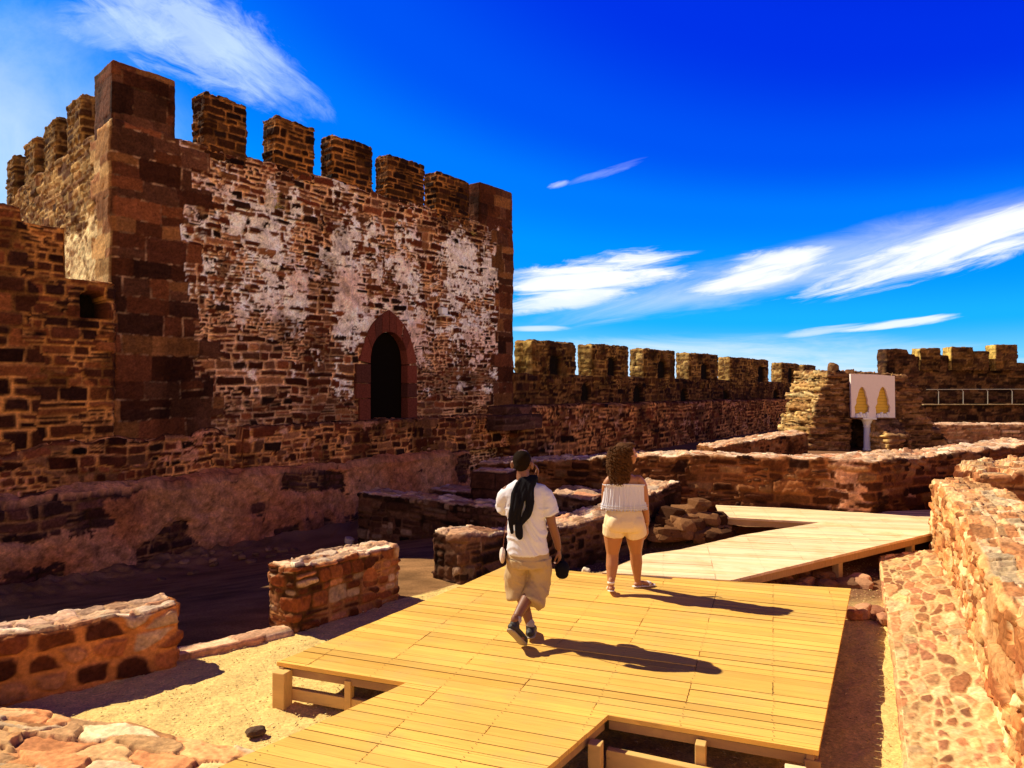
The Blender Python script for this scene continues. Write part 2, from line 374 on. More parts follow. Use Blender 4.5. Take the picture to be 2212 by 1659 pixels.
    q = 1.7; wv_ = np.c_[fbm(P[:, 0] * q, P[:, 1] * q, P[:, 2] * q, seed + 61, 3), fbm(P[:, 0] * q, P[:, 1] * q, P[:, 2] * q, seed + 62, 3), fbm(P[:, 0] * q, P[:, 1] * q, P[:, 2] * q, seed + 63, 3)] - .5
    D += wv_ * 2 * wob
    return mesh_obj(name, P + D, faces, mat, par, col, True)

# ------------------------------------------------------------------ materials
def stone_mat(name, bump=.5, scale=22.0, var=.42, rough=.95):
    m = bpy.data.materials.new(name); m.use_nodes = True; nt = m.node_tree; b = nt.nodes['Principled BSDF']
    at_ = nd(nt, 'ShaderNodeAttribute', attribute_name='col'); g = nd(nt, 'ShaderNodeNewGeometry')
    n1 = nd(nt, 'ShaderNodeTexNoise', i_Scale=scale, i_Detail=8.0, i_Roughness=.7); lk(nt, g.outputs['Position'], n1.inputs['Vector'])
    n2 = nd(nt, 'ShaderNodeTexNoise', i_Scale=scale * 3.1, i_Detail=5.0, i_Roughness=.7); lk(nt, g.outputs['Position'], n2.inputs['Vector'])
    f = mth(nt, 'ADD', mth(nt, 'MULTIPLY', mth(nt, 'SUBTRACT', n1.outputs[0], .5), var * 5), 1.0)
    c = nd(nt, 'ShaderNodeVectorMath', operation='SCALE'); lk(nt, at_.outputs['Color'], c.inputs[0]); lk(nt, mth(nt, 'MAXIMUM', f, .25), c.inputs['Scale'])
    lk(nt, c.outputs[0], b.inputs['Base Color'])
    bp = nd(nt, 'ShaderNodeBump', i_Strength=bump, i_Distance=.28 / scale); lk(nt, mth(nt, 'ADD', n1.outputs[0], mth(nt, 'MULTIPLY', n2.outputs[0], .5)), bp.inputs['Height'])
    lk(nt, bp.outputs[0], b.inputs['Normal']); b.inputs['Roughness'].default_value = rough; b.inputs['Specular IOR Level'].default_value = .04
    return m
def plain(name, col, rough=.6, var=.12, scale=30, metal=0.0, bump=.1, spec=.3):
    m = bpy.data.materials.new(name); m.use_nodes = True; nt = m.node_tree; b = nt.nodes['Principled BSDF']
    tc = nd(nt, 'ShaderNodeTexCoord')
    n1 = nd(nt, 'ShaderNodeTexNoise', i_Scale=scale, i_Detail=6.0, i_Roughness=.65); lk(nt, tc.outputs['Object'], n1.inputs['Vector'])
    f = mth(nt, 'ADD', mth(nt, 'MULTIPLY', mth(nt, 'SUBTRACT', n1.outputs[0], .5), var * 4), 1.0)
    c = nd(nt, 'ShaderNodeVectorMath', operation='SCALE'); c.inputs[0].default_value = col; lk(nt, f, c.inputs['Scale']); lk(nt, c.outputs[0], b.inputs['Base Color'])
    bp = nd(nt, 'ShaderNodeBump', i_Strength=bump, i_Distance=.01); lk(nt, n1.outputs[0], bp.inputs['Height']); lk(nt, bp.outputs[0], b.inputs['Normal'])
    b.inputs['Roughness'].default_value = rough; b.inputs['Metallic'].default_value = metal; b.inputs['Specular IOR Level'].default_value = spec
    return m
M_STONE = stone_mat('rubble_masonry')
M_NEAR = stone_mat('near_masonry', .5, 30, .3)
M_FAR = stone_mat('far_masonry', .5, 7, .45)
# ------------------------------------------------------------------ the plane of the big tower's front
U = np.array([.61, .792]); U /= np.linalg.norm(U); NN_ = np.array([U[1], -U[0]]); V2 = np.array([-.719, .694]); V2 /= np.linalg.norm(V2)
P0 = np.array([-7.30, 15.48])
def hit(px, off=0.0):
    """where the vertical plane of pixel column px meets the tower plane moved out by off; returns xy"""
    r = (px - CX) / F; p = P0 + off * NN_
    t = (r * p[1] - p[0]) / (U[0] - r * U[1]); return p + t * U
def tof(p): return float((np.array(p) - P0) @ U)
def strip(pa, pb, depth, off=0.0):
    a = hit(pa, off); b = hit(pb, off); return [a, b], [a - depth * NN_, b - depth * NN_]

# ------------------------------------------------------------------ ground
def gz(x, y):
    d = (np.asarray(x) - P0[0]) * NN_[0] + (np.asarray(y) - P0[1]) * NN_[1] - .47
    t = (np.asarray(x) - P0[0]) * U[0] + (np.asarray(y) - P0[1]) * U[1]
    low = -1.28 + .75 * sst(9, 22, t)
    pit = -.30 * np.exp(-(((np.asarray(x) - 1.2) / 1.9) ** 2 + ((np.asarray(y) - 12.4) / 1.5) ** 2) ** 2)
    return pit - .36 + (low + .36) * (1 - sst(0.2, 7.6, d))
def build_ground():
    def axis(lo, hi, mid0, mid1, fine, grow=1.18):
        m = list(np.arange(mid0, mid1, fine)); s = fine; p = mid1
        while p < hi: m.append(p); s *= grow; p += s
        m.append(hi); s = fine; p = mid0 - fine
        while p > lo: m.insert(0, p); s *= grow; p -= s
        m.insert(0, lo); return np.array(m)
    xs = axis(-900, 900, -9, 8, .04); ys = axis(-900, 1500, 3.2, 15, .04)
    X, Y = np.meshgrid(xs, ys, indexing='ij')
    Z = gz(X, Y); near = (np.abs(X) < 12) & (Y < 20) & (Y > 1)
    g = (fbm(X * 3, Y * 3, 0, 4, 3) - .5) * .05 + (fbm(X * 13, Y * 13, 0, 5, 3) - .5) * .022
    # line of the threshold: beyond it the yard is trodden earth darkened to hold its shade, on this side loose straw-coloured gravel
    kx, ky = at(385, 1425, -.36); kx2, ky2 = at(862, 1296, -.36)
    side = (X - kx) * (ky2 - ky) - (Y - ky) * (kx2 - kx)         # + on the viewer's side
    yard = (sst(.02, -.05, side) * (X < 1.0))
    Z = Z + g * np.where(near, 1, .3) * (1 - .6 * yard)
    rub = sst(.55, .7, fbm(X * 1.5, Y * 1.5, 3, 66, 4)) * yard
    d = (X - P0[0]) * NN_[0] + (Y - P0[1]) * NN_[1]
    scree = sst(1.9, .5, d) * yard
    Z = Z + scree * (fbm(X * 5, Y * 5, 2, 8, 3) * .28) + rub * .0
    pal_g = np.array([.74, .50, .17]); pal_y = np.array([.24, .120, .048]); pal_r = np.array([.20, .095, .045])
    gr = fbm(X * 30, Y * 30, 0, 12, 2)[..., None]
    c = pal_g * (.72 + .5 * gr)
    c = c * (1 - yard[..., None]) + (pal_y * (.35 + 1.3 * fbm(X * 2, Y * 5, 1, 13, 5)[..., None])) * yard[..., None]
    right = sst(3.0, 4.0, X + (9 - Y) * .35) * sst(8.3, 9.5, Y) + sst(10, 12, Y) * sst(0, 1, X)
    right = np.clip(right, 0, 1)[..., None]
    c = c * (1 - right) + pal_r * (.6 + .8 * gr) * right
    n0, n1 = X.shape; idx = np.arange(X.size).reshape(n0, n1)
    f = np.stack([idx[:-1, :-1], idx[1:, :-1], idx[1:, 1:], idx[:-1, 1:]], -1).reshape(-1, 4)
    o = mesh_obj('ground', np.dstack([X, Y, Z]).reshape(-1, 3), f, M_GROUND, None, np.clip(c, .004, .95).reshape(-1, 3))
    tag(o, kind='structure')
M_GROUND = stone_mat('gravel', .8, 45, .42)
build_ground()

# ------------------------------------------------------------------ the big tower
pal_t = [(.080, .020, .009), (.045, .013, .007), (.11, .026, .011), (.16, .045, .018), (.022, .009, .006), (.09, .024, .011), (.24, .095, .04), (.06, .016, .008), (.13, .05, .025)]
apal = [(.105, .032, .014), (.065, .020, .010), (.15, .046, .018), (.042, .015, .009), (.20, .080, .028), (.09, .034, .018)]
US = tof(hit(583)); VS = zat(425, hit(583)[1])
def plaster_tower(uA, uB):
    def f(u, v):
        t = (u - uA) / (uB - uA)
        mid = sst(3.2, 4.2, v) * sst(7.4, 6.5, v)                    # the white band across the middle
        lowr = sst(1.3, 2.2, v) * (1 - mid)
        pat = fbm(u * .55, v * .8, 3, 71, 3)
        streak = sst(.50, .66, fbm(u * 1.3, v * .18, 3, 72, 3)) * .035
        return -.054 + mid * .092 + lowr * .056 + (pat - .5) * .085 - streak + .14 * np.exp(-((u - US) / .10) ** 2 - ((v - VS) / .30) ** 2)
    return f
def build_tower():
    root = empty('castle_tower', (float(P0[0]), float(P0[1]), -1.3))
    tag(root, 'big square red sandstone tower with battlements, pointed doorway and remains of white plaster', 'tower')
    A = hit(243); R = hit(1107); uA, uR = tof(A), tof(R)
    Bk = A + V2 * 9.15; zg = 7.75
    B2 = R - NN_ * 8.0
    uT = uR - uA
    def ash(u, v, rh):
        q = u - uA
        return (q < 1.72 + (rh - .5) * .9 + .25 * sst(6, 3, v)) & (v > 1.2) | (q > uT - 1.02 - (rh - .5) * .5)
    st = style(L=.30, H=.155, relief=.06, mw=.014, pal=pal_t, apal=apal, mlo=.42, mortar=(.74, .42, .23), plaster=plaster_tower(uA, uR), ash=ash, soot=.45, warp=.06, pcol=(.95, .84, .76), rough=.016)
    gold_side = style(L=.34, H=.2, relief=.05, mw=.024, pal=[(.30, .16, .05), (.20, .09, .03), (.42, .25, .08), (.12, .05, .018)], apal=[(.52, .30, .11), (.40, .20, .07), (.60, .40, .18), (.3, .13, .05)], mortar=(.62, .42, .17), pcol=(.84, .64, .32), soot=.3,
                      plaster=lambda u, v: -.07 + .12 * sst(7.2, 5.2, v), ash=lambda u, v, rh: (u > uA - .75 - rh * .5))  # golden plaster; the sunlit tone of this side is also put into its stones
    d0, d1 = tof(hit(797)), tof(hit(877))
    op = [(d0 - .03, d1 + .03, 1.3, 3.86, 1.15, .9)]
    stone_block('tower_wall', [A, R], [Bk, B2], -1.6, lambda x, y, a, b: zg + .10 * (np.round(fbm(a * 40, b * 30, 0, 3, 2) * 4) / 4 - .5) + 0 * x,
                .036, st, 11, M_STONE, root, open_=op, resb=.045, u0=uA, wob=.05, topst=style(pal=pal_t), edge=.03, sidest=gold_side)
    # merlons: front row; the corner ones are larger and of squared stone
    stm = style(L=.34, H=.17, relief=.045, mw=.022, pal=[(.038, .013, .006), (.024, .009, .005), (.055, .019, .008), (.085, .034, .013), (.018, .008, .006)], mortar=(.42, .17, .045), soot=.4, mixed=False, plaster=lambda u, v: -.05 + 0 * u, pcol=(.5, .3, .15), rough=.02)
    sta = style(L=.75, H=.42, relief=.014, mw=.01, round=.012, pal=apal, mortar=(.16, .08, .04), mixed=False, jx=.3, jy=.1, soot=.5)
    ztop = CH + 4.84 * 1.35
    for i, (pa, pb, h) in enumerate([(444, 533, 0), (597, 678, 0), (722, 805, .03), (840, 916, 0), (945, 1013, -.02)]):
        f, b = strip(pa, pb, .56)
        stone_block('merlon', f, b, zg - .25, lambda x, y, a, b_, h=h, i=i: ztop + h + .07 * (fbm(a * 5, b_ * 2, i, 3, 2) - .5) + 0 * x, .03, stm, 40 + i, M_STONE, root, wob=.022, edge=.025)
    f, b = strip(1037, 1107, .62, .01)
    stone_block('merlon', f, b, zg - .25, ztop + .12, .03, sta, 50, M_STONE, root, wob=.02, edge=.02)
    a0 = hit(243, .012); a1 = hit(378, .012)
    k0 = a0 + V2 * 1.16; k1 = a1 - NN_ * .9
    stone_block('merlon', [a0, a1], [k0, k1], zg - .3, lambda x, y, a, b_: ztop + .02 + 0 * x, .03, sta, 51, M_STONE, root, wob=.02, edge=.02)
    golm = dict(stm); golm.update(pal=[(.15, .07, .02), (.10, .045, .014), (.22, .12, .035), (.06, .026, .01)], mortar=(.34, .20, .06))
    # left row, standing on the outer edge of the left side
    nl = np.array([-V2[1], V2[0]]); nl = nl if nl @ np.array([-1, -1]) > 0 else -nl
    def hl(px):
        r = (px - CX) / F; t = (r * A[1] - A[0]) / (V2[0] - r * V2[1]); return A + t * V2
    for i, (pa, pb) in enumerate([(176, 146), (122, 97), (77, 55), (33, 16)]):
        p, q = hl(pa), hl(pb)
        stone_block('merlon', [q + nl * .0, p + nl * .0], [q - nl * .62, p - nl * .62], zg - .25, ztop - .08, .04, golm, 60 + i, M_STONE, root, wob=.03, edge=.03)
    # doorway: surround of dressed stone with a pointed head, jambs, black sheet in place of the shade inside
    Pf = hit(837, 0.0); dc = tof(Pf)
    S = Matrix((( U[0], -NN_[0], 0), (U[1], -NN_[1], 0), (0, 0, 1)))       # local x along the wall, y into it
    def loc(x, y, z): v = S @ Vector((x, y, z)); return Vector((Pf[0] + v.x, Pf[1] + v.y, v.z))
    hw = (d1 - d0) / 2; zs = 2.95; zt = 3.88; ow = hw + .38; ot = zt + .62
    def inner(k):                                                     # k 0..1 from left spring over the top
        a = math.pi * (1 - k); x = hw * math.cos(a); z = zs + (zt - zs) * math.sin(a) ** .85
        return x, z
    def outer(k):
        x = -ow + 2 * ow * k; q = abs(1 - 2 * k); z = zs + .05 + (ot - zs - .05) * (1 - .42 * q - .58 * q ** 4); return x, z
    cols = [(.17, .042, .026), (.13, .034, .022), (.21, .055, .032), (.085, .028, .02)]
    def vouss(ks, par_, rnd):
        m = MB(); n = 8; vs = []
        for i in range(n + 1):
            k = ks[0] + (ks[1] - ks[0]) * i / n
            (x0, z0), (x1, z1) = inner(k), outer(k)
            for (x, y, z) in ((x0, -.10, z0), (x1, -.10, z1), (x1, .12, z1), (x0, .22, z0)): vs.append(loc(x, y + rnd * .02, z))
        fs = [(i * 4 + j, i * 4 + (j + 1) % 4, (i + 1) * 4 + (j + 1) % 4, (i + 1) * 4 + j) for i in range(n) for j in range(4)] + [(0, 1, 2, 3)[::-1], tuple(n * 4 + j for j in range(4))]
        m.add(vs, fs, cols[int(rnd * 40) % 4]); return m
    sur = empty('door_surround', (float(Pf[0]), float(Pf[1]), 1.38)); parent(sur, root)
    rr = random.Random(5)
    for i in range(8):
        o = vouss((i / 8 + .004, (i + 1) / 8 - .004), sur, rr.random()).build('arch_stone', M_STONE, sur)
    z = 1.38
    for hgt in (.62, .42, .53):
        for sx in (-1, 1):
            m = MB(); w = ow - hw + rr.choice((0, .12, .26)); c = loc(sx * (hw + w / 2), .06 + rr.random() * .02, z + hgt / 2)
            m.box(c, (w, .34, hgt - .012), math.atan2(U[1], U[0]), rr.choice(cols), bev=.015); m.build('jamb_stone', M_STONE, sur)
        z += hgt
    m = MB(); m.box(loc(0, -.02, 1.345), (2 * ow + .3, .40, .13), math.atan2(U[1], U[0]), (.12, .06, .045), bev=.02); m.build('door_sill', M_STONE, root)
    m = MB(); m.box(loc(0, .22, 2.6), (2 * hw + .10, .08, 2.55), math.atan2(U[1], U[0])); m.build('doorway_shade_sheet', plain('doorway_shade', (.006, .004, .003), .95, spec=.02), root)
    return A, R
TA, TR = build_tower()

def build_curtains():
    # wall body under the tower: plinth of old render, then the lower wall with its ledge
    plz = style(L=.34, H=.2, relief=.05, mw=.02, pal=[(.06, .02, .015), (.035, .014, .012), (.09, .032, .022), (.05, .02, .018)], mortar=(.24, .11, .05), soot=.35,
                plaster=lambda u, v: .085 - .16 * sst(.60, .70, fbm(u * .55, v * .9, 2, 81, 3)) - .10 * sst(-.75, -1.15, v) * (fbm(u * .8, 0 * v, 2, 82, 2) > .45),
                pcol=(.48, .205, .095), rough=.03)
    a, b = hit(-60, .55), hit(1015, .50)
    o = stone_block('plastered_plinth', [a, b], [a - .9 * NN_, b - .9 * NN_], -1.75,
                    lambda x, y, a_, b_: .47 + .16 * (fbm(a_ * 22, b_ * 2, 0, 4, 3) - .5) - .20 * (1 - b_) * (1 - b_) + 0 * x, .036, plz, 21, M_STONE, wob=.10, edge=.08)
    tag(o, 'long battered plinth of cracked brown render along the foot of the big tower', 'wall plinth')
    low = style(L=.36, H=.2, relief=.05, mw=.024, pal=pal_t, mlo=.3, mortar=(.58, .25, .085), soot=.45, rough=.018, warp=.07,
                plaster=lambda u, v: -.035 + .03 * sst(.5, .65, fbm(u * .5, v * .7, 3, 83, 2)), pcol=(.58, .29, .17))
    # left: the wall face beside the tower; its unseen end is raised to shade the yard
    aL, aM, aR = P0 + .10 * NN_ - 13.0 * U, hit(142, .10), hit(247, .10)
    uL = tof(aL); uw0, uw1 = tof(hit(172, .10)), tof(hit(227, .10))
    Yw = hit(200, .1)[1]
    op = [(uw0, uw1, zat(688, Yw), zat(630, Yw), .8, .5)]
    def zt(x, y, a_, b_):
        u = (x - P0[0]) * U[0] + (y - P0[1]) * U[1] + .0
        uM = tof(aM)
        return np.where(u < tof(hit(-45, .1)), 7.95, np.where(u < uM - .75, 5.62, np.where(u < uM - .02, 5.36, 4.42))) + .05 * (fbm(u * 3, 0 * u, 0, 9, 2) - .5)
    gold = style(L=.46, H=.23, relief=.045, mw=.022, mlo=.3, pal=[(.09, .026, .011), (.055, .017, .008), (.13, .036, .013), (.19, .058, .018), (.032, .011, .007)], mortar=(.52, .22, .06), soot=.45, rough=.016, warp=.05)
    o = stone_block('side_wall', [aL, aR], [aL - .8 * NN_, aR - .8 * NN_ + V2 * .0], .40, zt, .036, gold, 23, M_STONE, open_=op, u0=uL, wob=.03, edge=.03, clampz=True)
    tag(o, 'dark stepped rubble wall with a small round-headed hole, left of the big tower', 'wall')
    a, c, c2, b = hit(-90, .22), hit(500, .16), hit(552, .34), hit(1120, .34)
    o = stone_block('lower_wall', [a, c, c2, b], [a - .9 * NN_, c - .9 * NN_, c2 - 1.0 * NN_, b - 1.0 * NN_], .30,
                    lambda x, y, a_, b_: np.where(((x - P0[0]) * U[0] + (y - P0[1]) * U[1]) < tof(c) + .2, 1.0 + .5 * fbm(a_ * 30, b_, 1, 2, 2), 1.385 + .05 * (fbm(a_ * 60, b_, 0, 5, 2) - .5)) + 0 * x,
                    .036, low, 24, M_STONE, wob=.05, edge=.03)
    tag(o, 'lower wall of reddish rubble with a narrow ledge beneath the pointed doorway', 'wall')
    # curtain wall running away to the right
    root = empty('curtain_wall', (float(TR[0]), float(TR[1]), -.5))
    tag(root, 'long battlemented wall running away to the right of the big tower', 'castle wall')
    cst = style(L=.40, H=.2, relief=.05, mw=.026, pal=[(.045, .016, .008), (.03, .011, .006), (.065, .024, .01), (.09, .036, .013), (.02, .008, .006)], mortar=(.20, .095, .03), soot=.5, rough=.018)
    a, b = hit(1107), hit(1800); uA = tof(a)
    ops = []
    for x0, x1, y0, y1 in ((1256, 1274, 826, 868), (1369, 1386, 832, 870), (1470, 1484, 840, 872), (1560, 1573, 842, 870), (1670, 1681, 840, 868)):
        p0, p1 = hit(x0), hit(x1); ops.append((tof(p0), tof(p1), zat(y1, p0[1]), zat(y0, p0[1]), 1.0, .12))
    def zc(x, y, a_, b_):
        return 2.76 - .30 * np.clip(((x - P0[0]) * U[0] + (y - P0[1]) * U[1] - 13) / 36, 0, 1)
    stone_block('wall_body', [a, b], [a - .9 * NN_, b - .9 * NN_], -.7, zc, .07, cst, 31, M_FAR, root, open_=ops, u0=uA, wob=.05, resb=.2, edge=.03)
    a, b = hit(1112, .55), hit(1800, .55)
    stone_block('wall_foot', [a, b], [a - .6 * NN_, b - .6 * NN_], -.9, lambda x, y, a_, b_: 1.64 - .35 * a_ + .10 * (fbm(a_ * 70, b_, 1, 8, 2) - .5), .065, low, 32, M_FAR, root, wob=.06, resb=.15, edge=.03)
    mst = style(L=.38, H=.2, relief=.05, mw=.026, pal=[(.075, .028, .009), (.05, .019, .007), (.11, .045, .013), (.15, .07, .02), (.03, .012, .007)], mortar=(.34, .18, .045), soot=.4, rough=.02)
    holes = {0: (1187, 1210, 767, 808), 1: (1312, 1330, 772, 812), 2: (1420, 1438, 778, 817), 3: (1514, 1529, 785, 820), 4: (1636, 1650, 790, 826), 5: (1702, 1712, 794, 828)}
    for i, (pa, pb) in enumerate([(1151, 1243), (1281, 1358), (1392, 1458), (1490, 1551), (1578, 1660), (1690, 1727), (1737, 1762)]):
        f, bk = strip(pa, pb, .75, .02); op = []
        zt_ = zat([735, 744, 754, 763, 772, 784, 789][i], f[0][1])
        if i in holes:
            x0, x1, y0, y1 = holes[i]; p0, p1 = hit(x0), hit(x1); op = [(tof(p0), tof(p1), zat(y1, p0[1]), zat(y0, p0[1]), .5, .12)]
        if i == 0: bk[0] = bk[0] - NN_ * .1
        gs = dict(mst); gs.update(pal=[(.42, .25, .07), (.30, .16, .045), (.52, .34, .11)], mortar=(.5, .32, .1))  # gold left sides: sunlight put into the stone colour
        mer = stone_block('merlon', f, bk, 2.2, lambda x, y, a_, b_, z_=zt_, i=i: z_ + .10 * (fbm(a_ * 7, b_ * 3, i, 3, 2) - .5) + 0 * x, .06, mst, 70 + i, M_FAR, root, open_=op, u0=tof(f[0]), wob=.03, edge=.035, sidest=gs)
    # two stepped blocks at the foot where tower and curtain meet
    for k, (pa, pb, off, ztp) in enumerate(((1092, 1150, .75, 1.66), (1088, 1172, 1.05, 1.36))):
        f, bk = strip(pa, pb, .8, off)
        o = stone_block('stone_step', f, bk, .9, ztp, .05, style(L=.8, H=.3, pal=[(.07, .03, .02), (.1, .04, .03)], mortar=(.12, .06, .04)), 90 + k, M_STONE, wob=.03)
        tag(o, ['narrow dark stone step at the foot of the tower right corner', 'wider dark stone step below the narrow one at the tower corner'][k], 'step', 'stone steps at the tower foot')
build_curtains()

def security_lamp():
    p = hit(952, .02); r = empty('security_lamp', (float(p[0]), float(p[1]), zat(675, p[1])))
    tag(r, 'small white security floodlight fixed to the tower right of the doorway', 'lamp')
    rz = math.atan2(U[1], U[0]); w = plain('white_enamel', (.8, .8, .78), .4); z = zat(675, p[1])
    m = MB(); q = p + NN_ * .10; m.box((q[0], q[1], z + .04), (.26, .16, .2), rz, bev=.02); m.build('lamp_housing', w, r)
    m = MB(); q = p + NN_ * .2; m.box((q[0], q[1], z - .11), (.34, .22, .06), rz, bev=.02); m.build('lamp_hood', w, r)
    m = MB(); m.tube([(p[0], p[1], z), (q[0], q[1], z - .06)], .025); m.build('bracket', w, r)
security_lamp()

def plants():
    """dry tufts rooted in the tower's face"""
    g = plain('dry_grass', (.42, .33, .10), .8)
    for i, (px, py, s) in enumerate(((581, 432, .34), (848, 482, .2), (592, 452, .24), (1018, 508, .18))):
        p = hit(px, .0); z = zat(py, p[1]); rr = random.Random(i); m = MB()
        for k in range(26):
            a = rr.uniform(-1.2, 1.2); el = rr.uniform(.1, 1.3); L_ = s * rr.uniform(.5, 1.2)
            d = Vector((NN_[0] * math.cos(a) + U[0] * math.sin(a), NN_[1] * math.cos(a) + U[1] * math.sin(a), 0)) * math.cos(el) + Vector((0, 0, math.sin(el)))
            b = Vector((p[0], p[1], z)); e = b + d * L_ * .6; t = e + (d + Vector((0, 0, -.6))) * L_ * .5
            m.tube([b, e, t], [.008, .006, .002], 4)
        o = m.build('grass_tuft', g)
        tag(o, ['dry grass tuft beside the pale streak high on the tower', 'small dry tuft high above the pointed doorway', 'lower dry tuft just under the pale streak on the tower', 'tiny dry tuft near the tower right quoins'][i], 'plant', 'grass tufts on the tower')
plants()

# ------------------------------------------------------------------ low walls of the ruins
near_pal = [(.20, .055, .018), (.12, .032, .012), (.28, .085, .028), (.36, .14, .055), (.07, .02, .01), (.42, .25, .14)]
top_pal = [(.52, .28, .15), (.62, .38, .22), (.45, .20, .10), (.68, .48, .32), (.55, .33, .2)]
def topstyle(**k):
    d = style(bed=False, brk=.5, L=.40, H=.24, relief=.030, mw=.014, round=.014, pal=top_pal, mortar=(.46, .27, .14), soot=.12, rough=.012, warp=.12, jx=.9, jy=.6)
    d.update(k); return d
def lumpy(z, amp=.05, k=3.0, seed=1):
    return lambda x, y, a, b: z + amp * (np.round(fbm(x * k, y * k, 0, seed, 2) * 5) / 5 - .5) * 2 + 0 * x
def low_wall(name, front, back, z0, zt, st, seed, label, res=.022, group='low ruined walls', mat=None, topst=None, wob=.03, edge=.022, cat='low wall'):
    o = stone_block(name, front, back, z0, zt, res, st, seed, mat or M_NEAR, None, topst=topst or topstyle(), wob=wob, edge=edge)
    return tag(o, label, cat, group)
orange = style(bed=False, L=.30, H=.20, relief=.05, mw=.035, pal=near_pal, mortar=(.46, .165, .045), soot=.15, rough=.016, warp=.06, mixed=False, round=.03, jx=.7, jy=.5)
bst = style(L=.26, H=.135, relief=.04, mw=.024, pal=near_pal, mortar=(.46, .19, .06), soot=.15, rough=.014, warp=.05, round=.022)
a = np.array([-5.6, 5.02]); b = np.array(at(382, 1440, -.36)); d = (b - a) / np.linalg.norm(b - a); n = np.array([-d[1], d[0]])
low_wall('low_wall', [a, b], [a + n * .40, b + n * .46], -.6, lambda x, y, a_, b_: .26 + .07 * (fbm(x * 4, y * 4, 0, 3, 2) - .5) - .02 + 0 * x, orange, 101, 'orange rubble wall stub with pale flat top, cut by the left edge of the picture', .012)
a = np.array(at(635, 1370, -.36)); b = np.array(at(861, 1295, -.36)); d = (b - a) / np.linalg.norm(b - a); n = np.array([-d[1], d[0]])
low_wall('low_wall', [a, b], [a + n * .46, b + n * .46], -.6, lambda x, y, a_, b_: .37 - .05 * a_ + .05 * (fbm(x * 5, y * 5, 0, 3, 2) - .5), bst, 102, 'short free-standing block of orange brick-like rubble beside the deck', .012)
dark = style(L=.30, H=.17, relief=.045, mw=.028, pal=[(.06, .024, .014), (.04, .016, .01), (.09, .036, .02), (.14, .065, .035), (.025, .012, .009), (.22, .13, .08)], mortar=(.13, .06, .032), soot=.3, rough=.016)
W2 = [(-.68, 9.86), (.62, 11.6), (2.42, 13.1)]
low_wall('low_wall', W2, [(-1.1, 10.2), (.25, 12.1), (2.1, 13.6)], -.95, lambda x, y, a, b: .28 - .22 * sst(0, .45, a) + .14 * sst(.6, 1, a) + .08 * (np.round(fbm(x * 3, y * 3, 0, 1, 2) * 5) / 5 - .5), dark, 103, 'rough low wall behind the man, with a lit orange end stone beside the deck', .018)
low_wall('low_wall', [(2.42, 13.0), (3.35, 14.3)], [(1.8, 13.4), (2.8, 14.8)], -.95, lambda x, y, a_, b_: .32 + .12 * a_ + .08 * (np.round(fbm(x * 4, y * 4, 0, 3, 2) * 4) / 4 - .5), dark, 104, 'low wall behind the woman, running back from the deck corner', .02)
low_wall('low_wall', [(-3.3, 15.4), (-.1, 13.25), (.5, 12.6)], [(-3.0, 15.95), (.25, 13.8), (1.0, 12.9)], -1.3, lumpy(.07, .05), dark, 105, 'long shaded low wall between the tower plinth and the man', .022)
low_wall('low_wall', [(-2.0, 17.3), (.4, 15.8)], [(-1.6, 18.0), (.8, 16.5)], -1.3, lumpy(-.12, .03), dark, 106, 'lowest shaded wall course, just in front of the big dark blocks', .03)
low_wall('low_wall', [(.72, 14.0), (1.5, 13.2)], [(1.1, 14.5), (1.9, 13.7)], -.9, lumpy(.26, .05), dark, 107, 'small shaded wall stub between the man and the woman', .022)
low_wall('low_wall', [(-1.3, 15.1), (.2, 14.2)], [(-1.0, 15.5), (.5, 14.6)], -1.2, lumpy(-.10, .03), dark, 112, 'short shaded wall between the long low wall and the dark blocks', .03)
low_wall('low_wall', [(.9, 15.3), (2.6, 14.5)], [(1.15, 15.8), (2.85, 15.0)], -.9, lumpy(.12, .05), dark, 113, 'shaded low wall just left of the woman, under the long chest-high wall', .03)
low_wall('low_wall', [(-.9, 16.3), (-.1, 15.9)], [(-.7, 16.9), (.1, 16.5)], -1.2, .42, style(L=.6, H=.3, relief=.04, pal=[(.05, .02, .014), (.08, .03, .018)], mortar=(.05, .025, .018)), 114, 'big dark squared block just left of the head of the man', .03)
def zW1(x, y, a_, b_):
    return np.interp(x, [-.85, .6, 3.5, 6.7, 12.5], [.5, .62, .92, .97, .96]) + .06 * (np.round(fbm(x * 3, y * 3, 0, 21, 2) * 5) / 5 - .5) * 2
w1 = style(L=.38, H=.185, relief=.055, mw=.03, pal=[(.085, .026, .010), (.055, .018, .008), (.12, .038, .013), (.18, .065, .022), (.032, .012, .007), (.24, .11, .045)], mortar=(.24, .085, .028), soot=.35, rough=.018,
           plaster=lambda u, v: -.07 + .10 * np.exp(-((u - 8.05) / .5) ** 2) + .06 * sst(.62, .72, fbm(u * .6, v * 1.2, 2, 91, 2)), pcol=(.55, .27, .15))
low_wall('low_wall', [(-.85, 17.2), (6.62, 13.3), (6.74, 13.32), (13.2, 17.4)], [(-.45, 18.0), (6.55, 14.3), (6.75, 14.3), (12.6, 18.4)], -.5, zW1, w1, 108,
         'long chest-high rubble wall with a sharp corner, across the middle behind the two people', .026, wob=.05)
low_wall('low_wall', [(6.9, 24.5), (11.4, 27.6)], [(6.7, 26.0), (11.2, 29)], -.5, lambda x, y, a_, b_: .22 + .30 * a_ + .1 * (np.round(fbm(x * 2, y * 2, 0, 3, 2) * 4) / 4 - .5), w1, 109, 'low wall rising towards the foot of the ruined gable', .05, mat=M_FAR)
